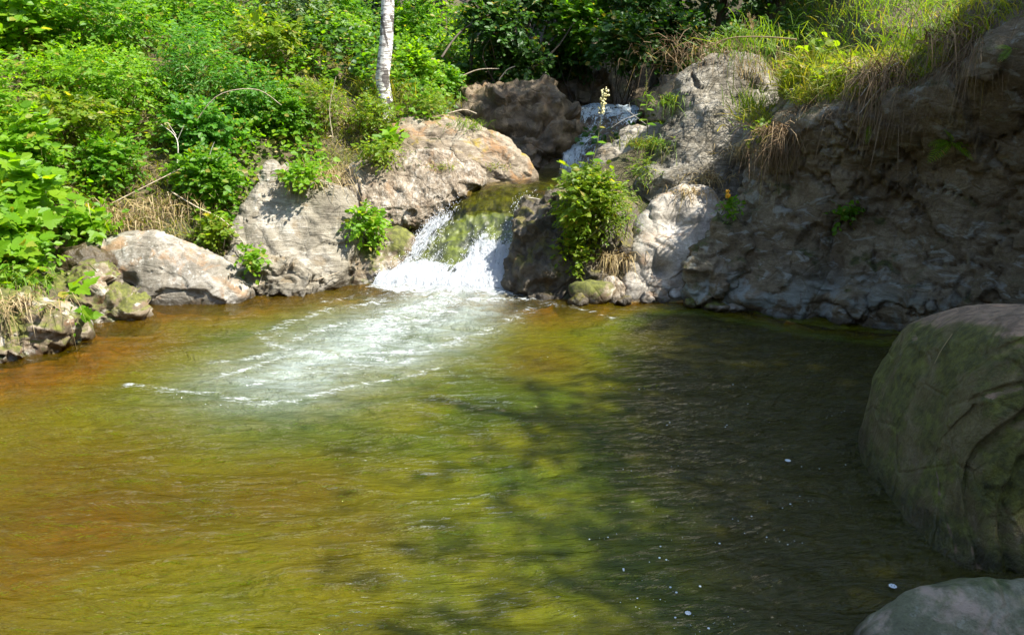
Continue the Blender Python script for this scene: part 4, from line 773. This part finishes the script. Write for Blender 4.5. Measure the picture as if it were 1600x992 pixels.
def tuft(label, px, py, Y, n, L, mat, lean=(0, -.2, 0), droop=.6, spread=.45, r=.06, w=.0045, seed=0, name='grass_tuft', group=None):
    rs = np.random.RandomState(seed + 300); c = surf_near(px, py, Y); sc_ = c[1] / Y; L, r, w = L * sc_, r * sc_, w * sc_; e = empty(name, c, label, 'grass tuft', group)
    b = c + rs.normal(size=(n, 3)) * np.array([r, r * .6, r * .25]); V, F = blades(rs, b, L, w, lean, droop, spread)
    nb = min(n, 40)                                                   # the nearest blades are parts, the rest one mass
    for i in range(nb): put('blade', V[i * 7:(i + 1) * 7], F[:5], M[mat], e, smooth=False)
    if n > nb: tag(put('blades', V[nb * 7:], F[5 * nb:] - nb * 7, M[mat], e, smooth=False), kind='stuff')
    return e
TUFTS = [
    ('mop of brown dead grass hanging over the cliff edge, the largest one', 1400, 118, 6.7, 460, .50, 'root', (-.5, -1.1, -.2), 1.2, .55, .17),
    ('paler straw layer lying over the mop of dead grass', 1405, 108, 6.7, 240, .40, 'straw', (-.4, -1.0, .1), 1.1, .6, .17),
    ('lit green-gold grass tuft above the mop of dead grass', 1350, 50, 6.9, 260, .40, 'grass_yellow', (-.3, -.4, 0), .7, .5, .22),
    ('tall green grass tuft at the top edge above the cliff', 1440, 25, 6.7, 200, .45, 'grass', (-.2, -.3, 0), .6, .4, .2),
    ('fine yellow grass clump above the broad-leaved cliff plant', 1290, 40, 7.5, 260, .38, 'grass_yellow', (-.3, -.3, 0), .6, .5, .25),
    ('long green grass hanging over the dark slope behind the outcrop', 1195, 70, 8.6, 240, .5, 'grass', (-.2, -.3, 0), 1.0, .45, .3),
    ('brown and green grass overhang above the top of the outcrop', 1120, 30, 9.6, 260, .6, 'root', (-.3, -.4, -.1), 1.1, .5, .4),
    ('grass tuft with pale stems on the crest of the outcrop', 1175, 140, 8.4, 120, .40, 'grass', (-.1, -.2, .3), .4, .35, .12),
    ('dry grass fringe draped along the cliff under the lit leaves', 1225, 205, 7.4, 240, .32, 'root', (-.5, -.6, -.4), 1.2, .4, .14),
    ('dry golden grass tuft with green blades on the face of the outcrop', 1105, 265, 7.95, 200, .22, 'straw', (-.2, -.6, .1), .9, .6, .12),
    ('small straw tuft beside the orange flower', 1130, 305, 7.7, 90, .18, 'straw', (-.1, -.6, 0), .9, .6, .08),
    ('grass tuft beside the flower stalk where the ledge meets the upper fall', 1003, 205, 9.1, 130, .28, 'grass_yellow', (0, -.2, .2), .6, .5, .1),
    ('dark grass clump on the shaded flank of the outcrop', 1055, 160, 9.0, 160, .30, 'grass', (-.4, -.5, .0), 1.0, .5, .16),
    ('green grass falling over the shaded flank below the crest', 1035, 225, 8.9, 130, .26, 'grass', (-.5, -.5, -.1), 1.2, .5, .12),
    ('mat of dry grass on the shoulder of the outcrop', 1165, 235, 8.5, 220, .22, 'straw', (.1, -.7, -.1), 1.1, .6, .14),
    ('green and yellow grass where the outcrop meets the cliff', 1200, 165, 8.3, 220, .34, 'grass_yellow', (-.2, -.4, .1), .8, .5, .16),
    ('brown grass beard hanging beside the outcrop shoulder', 1215, 235, 7.6, 200, .30, 'root', (-.3, -.6, -.5), 1.3, .4, .12),
    ('tall pale seeding grass along the top edge over the outcrop', 1225, 90, 8.6, 170, .5, 'straw', (-.2, -.3, .3), .6, .4, .25),
    ('straw clump on the ledge under the dry mat', 1080, 300, 8.4, 140, .20, 'straw', (-.2, -.6, 0), 1.1, .6, .1),
    ('gold grass fringe hanging over the dark part of the cliff', 1340, 110, 6.9, 220, .34, 'grass_yellow', (-.4, -.6, -.3), 1.2, .4, .18),
    ('dead grass curtain at the dark end of the cliff top', 1510, 60, 6.3, 220, .38, 'root', (-.3, -.6, -.4), 1.2, .45, .2),
    ('tan and green grass spilling between the leaning slab and the broad tan boulder', 535, 268, 9.0, 260, .22, 'straw', (.1, -.7, 0), 1.0, .6, .16),
    ('yellow-green grass fringe along the upper edge of the broad tan boulder', 600, 248, 9.1, 200, .18, 'grass_yellow', (0, -.5, .1), .9, .6, .2),
    ('small green tuft in the seam between the two tan rocks by the stream', 690, 262, 9.0, 70, .13, 'grass_yellow', (0, -.5, .2), .8, .6, .09),
    ('little yellow tuft near the mossy tip of the long sloping rock', 775, 262, 9.2, 60, .12, 'grass_yellow', (0, -.5, .2), .8, .6, .09),
    ('dry grass on the open slope above the rounded pale boulder', 150, 335, 7.8, 260, .30, 'straw', (.1, -.5, .1), .9, .6, .2),
    ('straw hanging from the meadow plant towards the shore stones', 960, 400, 7.65, 160, .24, 'straw', (0, -.5, -.3), 1.3, .4, .1),
    ('grass tuft spilling over the far shore rock at the edge of view', 10, 440, 6.1, 200, .34, 'grass', (.3, -.4, .1), .9, .5, .2),
    ('dry grass hanging over the low mossy shore rock', 30, 475, 6.0, 140, .28, 'straw', (.4, -.5, -.2), 1.2, .5, .16),
    ('grass tuft on top of the long sloping rock', 725, 200, 9.7, 110, .26, 'grass', (.3, -.3, .2), .7, .5, .12),
    ('yellow-green grass clump at the foot of the birch', 598, 132, 10.4, 320, .46, 'grass_yellow', (.1, -.3, 0), .6, .5, .25),
    ('yellow grass bank between birch and long sloping rock', 650, 165, 10.2, 240, .32, 'grass_yellow', (.2, -.3, 0), .7, .5, .25),
    ('dry grass apron above the leaning slab and its narrow upright rock', 490, 262, 9.0, 320, .26, 'straw', (.1, -.7, -.1), 1.0, .6, .25),
    ('sunlit straw hanging beside bare roots below the bright shrub', 270, 320, 8.1, 220, .32, 'straw', (.1, -.6, -.2), 1.2, .5, .18),
    ('straw and grass mat behind the rounded pale boulder', 215, 345, 7.9, 220, .26, 'straw', (.1, -.5, 0), .9, .6, .25),
]
for i, t in enumerate(TUFTS): tuft(*t, seed=i)

# ------------------------------------------------------------------ ferns
fr_v = []; nlf = 14
for i in range(nlf):
    t = .08 + .9 * i / nlf; l = .24 * math.sin(math.pi * (.12 + .86 * t)) ** .8 + .02
    for sgn in (1, -1): fr_v.append(((0, t, -.35 * t * t), (sgn, .35, -.12), l))
fv, ff_ = leaf_geo(np.array([a[0] for a in fr_v]), np.array([a[1] for a in fr_v]), np.tile([0, .2, 1.0], (len(fr_v), 1)), np.array([a[2] for a in fr_v]), (np.array([(0, 0, 0), (-.11, .3, 0), (.11, .3, 0), (0, 1, -.06)]), np.array([(0, 2, 1), (1, 2, 3)])))
tv, tf = tube(np.array([(0, t, -.35 * t * t) for t in np.linspace(0, 1, 7)]), np.linspace(.012, .004, 7), 4)
tf3 = np.concatenate([tf[:, :3], tf[:, [0, 2, 3]]]); FV, FF = join([(fv, ff_), (tv, tf3)])
FROND = mesh_of('fern_frond', FV, FF, M['leaf_bright'], smooth=False)
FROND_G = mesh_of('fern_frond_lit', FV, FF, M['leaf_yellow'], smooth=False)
def fern(label, px, py, Y, dirs, size, me=None, seed=0):
    c = surf_near(px, py, Y); e = empty('fern', c, label, 'fern'); r = random.Random(seed)
    for dx, dy, dz in dirs:
        y = Vector((dx, dy, dz)).normalized(); x = y.cross(Vector((.05, -.6, .8))).normalized(); z = x.cross(y); s = size * r.uniform(.8, 1.15)
        o = bpy.data.objects.new('frond', me or FROND); o.parent = e
        m = Matrix((x, y, z)).transposed().to_4x4(); o.matrix_local = m @ Matrix.Scale(s, 4); C.objects.link(o)
fern('fern with spread fronds growing from the dark cliff wall', 1485, 222, 6.15, [(-.9, -.4, .12), (-.7, -.5, -.3), (.9, -.3, .15), (.6, -.5, -.3), (-.3, -.6, .5)], .24, seed=1)
fern('fern frond hanging straight down under the mop of dead grass', 1415, 132, 6.3, [(0, -.25, -1), (.25, -.2, -.9)], .20, seed=2)
fern('pair of lit fern fronds hanging beside the longest dry stalks', 1388, 135, 6.35, [(-.15, -.25, -1), (-.5, -.3, -.8)], .19, FROND_G, seed=3)
fern('small fern frond hanging at the dark slot in the cliff', 1358, 195, 6.7, [(0, -.3, -1)], .18, seed=4)
fern('yellow-green hanging frond under the dry grass fringe', 1283, 170, 6.9, [(0, -.25, -1)], .19, FROND_G, seed=5)
fern('shaded fern near the corner of the cliff above the big boulder', 1580, 75, 5.6, [(-.8, -.4, .2), (-.6, -.4, -.4), (.7, -.4, .1)], .13, seed=6)
fern('fern fronds in shadow right of the mop of dead grass', 1460, 90, 6.1, [(-.5, -.5, -.6), (.4, -.5, -.5), (.7, -.5, .2)], .2, seed=7)

# ------------------------------------------------------------------ dry stalks, twigs, flowers
def twig(label, pts, r, mat='twig', name='dry_stalk', cat='dry stalk', side=(), group=None, head=None, anchor=True):
    dY = surf_near(pts[0][0], pts[0][1], pts[0][2])[1] - pts[0][2] if anchor else 0.0; pts = [(a, b_, y + dY) for a, b_, y in pts]; side = [[(a, b_, y + dY) for a, b_, y in q_] for q_ in side]
    P = catmull(np.array([at(*p) for p in pts]), 14, 0); V, F = tube(P, np.linspace(r, r * .45, 14), 5)
    if not side and not head:
        return tag(put(name, V, F, M[mat], base=P[0]), label, cat, group)
    e = empty(name, P[0], label, cat, group); put('stalk', V, F, M[mat], e)
    for s in side:
        Q = catmull(np.array([at(*p) for p in s]), 8, 0); put('side_twig', *tube(Q, np.linspace(r * .7, r * .25, 8), 4), M[mat], e)
    if head:
        rs = np.random.RandomState(int(pts[0][0])); n = 26; u = .72 + .28 * rs.rand(n); b = P[(u * 13).astype(int)] + rs.normal(size=(n, 3)) * .006
        tag(put('seed_head', *leaf_geo(b, nrm(P[-1] - P[-4])[None] + rs.normal(size=(n, 3)) * .35, rs.normal(size=(n, 3)), np.full(n, head), LANCE), M[mat], e, smooth=False), kind='stuff')
    return e
twig('long pale grass stalk arching left from the cliff edge', [(1245, 62, 7.3), (1190, 58, 7.5), (1140, 60, 7.6), (1103, 75, 7.7)], .008, 'straw', head=.05)
twig('bleached stalk hanging down left under the mop of dead grass', [(1410, 95, 6.3), (1370, 120, 6.25), (1345, 150, 6.2)], .009, 'twig_grey')
twig('second bleached stalk below it, steeper and longer', [(1405, 110, 6.3), (1365, 150, 6.2), (1343, 178, 6.2)], .009, 'twig_grey')
twig('bleached stalk hanging almost vertical beside the fern frond', [(1392, 130, 6.3), (1372, 160, 6.25), (1366, 190, 6.25)], .008, 'twig_grey')
twig('long thin stem slanting down right across the dark cliff', [(1450, 55, 6.3), (1490, 100, 6.1), (1535, 142, 6.0)], .005, 'straw')
twig('pale stalk curving up from the dead grass at the cliff edge', [(1375, 65, 6.5), (1385, 45, 6.5), (1410, 40, 6.5), (1425, 45, 6.5)], .005, 'straw')
twig('upright seeding grass stalk on the crest of the outcrop', [(1145, 145, 8.2), (1147, 100, 8.2), (1148, 55, 8.2)], .005, 'grass_yellow', head=.05)
twig('upright brown grass stalk right of the green one on the crest', [(1165, 140, 8.2), (1172, 95, 8.2), (1177, 25, 8.2)], .005, 'straw', head=.05)
twig('thin dry grass stalk leaning right on the outcrop crest', [(1172, 150, 8.1), (1182, 100, 8.1), (1178, 60, 8.1), (1170, 22, 8.1)], .004, 'straw', head=.05)
twig('long dry stick leaning across the bank above the pale boulder', [(175, 318, 7.7), (230, 290, 7.8), (300, 255, 8.0)], .009)
twig('bent pale root arching from the bright shrub down to the shore', [(268, 300, 7.9), (310, 325, 7.75), (350, 345, 7.7), (385, 385, 7.7), (400, 415, 7.75)], .009)
twig('thin bare branch with forked tips under the narrow-leaved bush', [(275, 275, 8.1), (277, 220, 8.2), (252, 195, 8.3)], .007, 'twig_grey', side=[[(276, 222, 8.2), (288, 195, 8.2)], [(275, 212, 8.2), (262, 192, 8.2)]])
twig('grey forked twig standing in front of the bright shrub', [(322, 262, 8.0), (330, 235, 8.0), (335, 222, 8.0)], .006, 'twig_grey', side=[[(328, 252, 8.0), (350, 245, 8.0)]])
twig('bare grey stem standing upright in the hollow beside the raspberry bush', [(71, 305, 7.3), (72, 275, 7.4), (71, 240, 7.5)], .007, 'twig_grey')
twig('tangled pale root hanging to the left of the bent root', [(262, 300, 7.95), (275, 340, 7.8), (300, 385, 7.7)], .006)
twig('pale root hanging straight beside the dark hollow', [(298, 320, 8.0), (308, 360, 7.9), (318, 395, 7.8)], .005)
twig('driftwood twig lying at the water edge between boulder and slab', [(398, 448, 7.75), (430, 432, 7.85), (445, 410, 8.0)], .008, side=[[(405, 445, 7.75), (412, 425, 7.8), (425, 398, 7.95)]])
twig('straight stick pointing at the water beside the leaning slab', [(485, 440, 7.95), (510, 432, 8.0), (530, 425, 8.1)], .007)
twig('white dry stalk leaning over the far shore rocks', [(0, 420, 6.3), (30, 450, 6.2), (62, 478, 6.15)], .007)
twig('straight white stick lying across the lip of the waterfall', [(816, 308, 8.7), (840, 311, 8.65), (862, 315, 8.6)], .008, 'twig_grey')
twig('dry white stem hanging at the edge of the meadow plant', [(893, 340, 7.6), (878, 360, 7.6), (862, 380, 7.65)], .006, 'twig_grey')
twig('bare twig with tiny buds sticking out over the upper fall', [(1010, 195, 9.2), (990, 180, 9.2), (978, 170, 9.2)], .004, 'twig_grey', side=[[(992, 182, 9.2), (980, 185, 9.2)], [(985, 176, 9.2), (983, 160, 9.2)]])
twig('thin stem leaning left in front of the upper fall', [(1000, 178, 9.0), (975, 187, 9.0), (955, 200, 9.0)], .004, 'twig_grey')
twig('grass stem lying on the big olive boulder', [(1488, 522, 3.75), (1472, 545, 3.68), (1460, 568, 3.62)], .003, 'straw')
def flower_spike(label, pts, size, n, frac, mat, seed):
    rs = np.random.RandomState(seed); P = catmull(np.array([at(*p) for p in pts]), 16, 0); e = empty('flower_stalk', P[0], label, 'flower')
    put('stem', *tube(P, np.linspace(.006, .003, 16), 5), M['stem'], e)
    D, F = ICO[3]; parts = []
    for i in range(n):
        u = 15 * (1 - frac * rs.rand() ** .8); i0 = min(int(u), 14); b = P[i0] + (P[i0 + 1] - P[i0]) * (u - i0) + rs.normal(size=3) * size * np.array([.9, .9, .5]); parts.append((b + D * size * rs.uniform(.25, .55), F))
    put('blossom', *join(parts), M[mat], e)
    lp = P[[3, 4, 6, 7, 9]]; n5 = len(lp)
    leaf_objects(e, lp, np.stack([np.array([1, -1, 1, -1, 1.0]), np.full(5, -.3), np.full(5, -.1)], 1), np.tile([0, -.4, 1.0], (5, 1)), np.array([.11, .10, .09, .08, .06]), SERR, 'serr', 'leaf_bright')
flower_spike('tall cream flower spike above the meadow plant, before the upper fall', [(918, 275, 7.7), (932, 230, 7.75), (938, 190, 7.8), (945, 140, 7.8)], .020, 90, .26, 'flower', 1)
flower_spike('slender plant with pale buds at the side of the dark rock gap', [(1012, 210, 9.0), (1010, 160, 9.0), (1010, 108, 9.0)], .010, 40, .5, 'grass_yellow', 2)
e = empty('orange_flower', at(1140, 325, 7.5), 'small orange flower beside the water-worn rock', 'flower')
put('stem', *tube([at(1140, 330, 7.55), at(1137, 312, 7.52), at(1137, 300, 7.5)], .003, 5), M['stem'], e)
D, F = ICO[4]; c = at(1137, 306, 7.48); put('petal', c + D * np.array([.022, .018, .026]) * (1 + .3 * np.sin(D[:, :1] * 9)), F, M['orange'], e)
c = at(1137, 299, 7.49); put('petal', c + D * np.array([.018, .014, .016]) * (1 + .3 * np.sin(D[:, :1] * 7)), F, M['orange'], e)

# ------------------------------------------------------------------ trees
def tree(label, x, y, h, tr, crown_c, crown_r, n, leaf, mat, bark, seed, limbs=7, lean=(0, 0), group=None, name='tree', tmpl=OVAL, per=9, z=None):
    rs = np.random.RandomState(seed + 500); z = ground_z(x, y) - .1 if z is None else z; b = np.array([x, y, z])
    e = empty(name, b, label, 'tree', group)
    P = np.array([b, b + (lean[0] * .3 + .05, lean[1] * .3, h * .33), b + (lean[0] * .7 - .05, lean[1] * .7, h * .66), b + (lean[0], lean[1], h)])
    P = catmull(P, 22, 0); P[:, :2] += .02 * rs.normal(size=(22, 2)); put('trunk', *tube(P, np.linspace(tr * 1.12, tr * .28, 22), 10), M[bark], e)
    c = b + np.array(crown_c); pos, yd, nm, sz, st = sprays(rs, c, np.array(crown_r), n, per, leaf, leaf * 4.5, .7)
    tag(put('crown', *leaf_geo(pos, yd, nm, sz, tmpl), M[mat], e, smooth=False), kind='stuff')
    for i in range(limbs):
        j = int(22 * (.35 + .6 * i / limbs)); tp = st[rs.randint(len(st))]; mid = (P[j] + tp) / 2 + (0, 0, -.15)
        put('limb', *tube(catmull(np.array([P[j], mid, tp]), 8, 0), np.linspace(tr * .35, tr * .08, 8), 5), M[bark], e)
    return e
p = at(598, 118, 10.6)
tree('white birch with black-flecked bark standing among bushes on the bank', p[0], p[1], 9.0, .092, (.3, .4, 7.6), (1.1, 1.1, 1.4), 300, .055, 'leaf_mid', 'birch', 1, name='birch_tree', z=min(p[2] - .25, ground_z(p[0], p[1]) - .12), lean=(.25, .1))
GB = 'trees of the wood behind the stream'
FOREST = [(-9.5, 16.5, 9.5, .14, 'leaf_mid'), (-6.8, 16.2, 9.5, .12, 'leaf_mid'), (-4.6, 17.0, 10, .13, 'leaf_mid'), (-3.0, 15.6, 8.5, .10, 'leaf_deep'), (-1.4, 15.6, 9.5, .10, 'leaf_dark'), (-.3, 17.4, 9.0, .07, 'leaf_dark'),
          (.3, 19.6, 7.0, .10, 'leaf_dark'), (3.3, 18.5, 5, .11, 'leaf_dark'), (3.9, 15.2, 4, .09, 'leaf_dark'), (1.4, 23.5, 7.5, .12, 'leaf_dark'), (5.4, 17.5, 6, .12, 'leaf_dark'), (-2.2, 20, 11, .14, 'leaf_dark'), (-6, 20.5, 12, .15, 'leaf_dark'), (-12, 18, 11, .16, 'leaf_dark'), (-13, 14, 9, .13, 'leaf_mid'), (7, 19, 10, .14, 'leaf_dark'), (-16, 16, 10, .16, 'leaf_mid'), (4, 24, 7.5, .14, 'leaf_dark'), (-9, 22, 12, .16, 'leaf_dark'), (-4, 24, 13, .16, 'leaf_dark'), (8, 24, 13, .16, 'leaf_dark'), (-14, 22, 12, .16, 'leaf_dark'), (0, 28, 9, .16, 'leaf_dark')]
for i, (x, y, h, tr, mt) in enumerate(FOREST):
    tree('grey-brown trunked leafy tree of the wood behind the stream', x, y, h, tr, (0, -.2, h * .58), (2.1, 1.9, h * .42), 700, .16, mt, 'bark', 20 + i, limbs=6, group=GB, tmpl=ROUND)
GC = 'trees on the cliff side that shade the pool'
for i, (x, y, h, cr, n) in enumerate([(7.9, 2.6, 6.5, 1.6, 1900), (8.4, 4.3, 6.5, 1.3, 1400), (7.4, .7, 6.5, 1.8, 2000), (6.5, -1.0, 6.5, 1.9, 1900), (5.5, 10.2, 6.0, 1.5, 600), (4.1, 10.1, 5.0, 1.2, 800), (4.6, 12.4, 7, 1.8, 640), (8.5, 10, 8, 2, 500), (4.9, -3, 6.5, 1.8, 1200), (6.4, 2.7, 6.3, 1.6, 420), (5.4, .6, 6.3, 1.7, 420), (5.7, 2.0, 7.4, 1.6, 150), (4.6, .2, 7.4, 1.6, 150)]):
    tree('leafy tree on the high cliff side of the pool', x, y, h, .14, (-.5, -.1, h * .62), (cr, cr, h * .36), n, .085, 'leaf_mid', 'bark', 60 + i, limbs=6, group=GC, tmpl=OVAL)
# shaded shrubs of the wood above the upper fall
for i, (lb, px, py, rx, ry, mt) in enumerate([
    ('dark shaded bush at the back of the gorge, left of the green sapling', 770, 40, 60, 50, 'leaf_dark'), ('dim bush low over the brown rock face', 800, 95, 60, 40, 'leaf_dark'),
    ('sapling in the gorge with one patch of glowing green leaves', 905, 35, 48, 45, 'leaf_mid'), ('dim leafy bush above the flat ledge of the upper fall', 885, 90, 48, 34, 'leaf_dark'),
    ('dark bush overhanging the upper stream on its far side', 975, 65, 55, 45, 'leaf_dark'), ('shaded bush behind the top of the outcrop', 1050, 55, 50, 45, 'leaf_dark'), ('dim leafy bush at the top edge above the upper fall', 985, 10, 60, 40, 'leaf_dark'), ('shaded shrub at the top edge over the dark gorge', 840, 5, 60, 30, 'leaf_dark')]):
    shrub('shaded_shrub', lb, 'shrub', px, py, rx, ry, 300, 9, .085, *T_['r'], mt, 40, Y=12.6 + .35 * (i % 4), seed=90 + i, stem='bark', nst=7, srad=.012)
for i, (pts, r) in enumerate([([(735, 120, 12.8), (738, 70, 12.9), (748, 0, 13.0)], .035), ([(775, 120, 13), (800, 70, 13), (812, 0, 13.2)], .03), ([(812, 118, 13.2), (790, 60, 13.2), (760, -10, 13.4)], .028), ([(845, 118, 13.5), (850, 60, 13.5), (870, -10, 13.6)], .03), ([(968, 60, 14), (970, 20, 14), (968, -20, 14)], .05), ([(690, 90, 12), (720, 50, 12.2), (770, 20, 12.4)], .02), ([(830, 110, 13), (870, 75, 13), (900, 30, 13)], .022)]):
    twig('bare grey stem standing in the dark wood above the brown rock', pts, r, 'bark', name='bare_stem', cat='bare stem', group='bare stems in the dark wood', anchor=False)
for lb, pts in [('thin brown stem rising out of the hollow under the yellow-green tier', [(205, 215, 9.2), (200, 185, 9.2), (212, 150, 9.2)]), ('pale dead stalk leaning over the nettle-like plant', [(60, 300, 8.0), (66, 250, 8.0), (58, 205, 8.0)]),
                ('long arching bramble stem over the dark green bushes', [(300, 200, 9.0), (340, 150, 9.0), (400, 140, 9.0), (440, 165, 9.0)]), ('dry stalk standing before the birch bushes', [(520, 215, 9.6), (515, 170, 9.6), (525, 120, 9.6)])]:
    twig(lb, pts, .007, 'twig', anchor=False)
for lb, pts in [('dead pale branch lying over the brown rock', [(705, 128, 11.6), (745, 110, 11.6), (780, 108, 11.5)]), ('short dead branch slanting up from the brown rock top', [(780, 125, 11.6), (792, 110, 11.6), (805, 104, 11.6)]), ('dead branch curved beside the grass on the long sloping rock', [(700, 178, 10.2), (725, 172, 10.2), (745, 178, 10.2)])]:
    twig(lb, pts, .012, 'twig', name='dead_branch', cat='branch')

# ------------------------------------------------------------------ foam bubbles adrift on the dark water
rsb = np.random.RandomState(11); parts = []
D, F = ICO[3]; Dh = D * np.array([1, 1, .45])
for i in range(60):
    cx, cy_ = (rsb.uniform(930, 1330), rsb.uniform(600, 985)) if i < 44 else (rsb.uniform(250, 900), rsb.uniform(470, 640))
    p0 = on(cx, cy_, .016); m = rsb.randint(1, 8)
    for q_ in range(m):
        parts.append((p0 + np.array([rsb.normal() * .07, rsb.normal() * .02, 0]) + Dh * (.0012 + .0045 * rsb.rand() ** 3), F))
M['bubble'] = NT('foam_bubbles'); M['bubble'] = M['bubble'].done(M['bubble'].n('ShaderNodeBsdfPrincipled', Base__Color=(.5, .55, .6), Roughness=.15).outputs[0])
tag(put('foam_flecks', *join(parts), M['bubble']), 'tiny foam bubbles drifting on the dark water', 'foam', kind='stuff')
for i, (px, py, r, lb) in enumerate([(1395, 915, .012, 'pale ring-shaped foam bubble near the low green-grey boulder'), (1231, 719, .012, 'bluish foam bubble floating in the middle of the shaded water'), (1075, 957, .009, 'small foam bubble near the bottom edge of the dark water')]):
    p0 = on(px, py, .014); parts = []
    for a in np.linspace(0, 2 * math.pi, 9)[:-1]: parts.append((p0 + np.array([math.cos(a), math.sin(a), 0]) * r + Dh * r * .42, F))
    parts.append((p0 + Dh * r * .5, F)); tag(put('foam_bubble', *join(parts), M['bubble'], base=p0), lb, 'bubble')
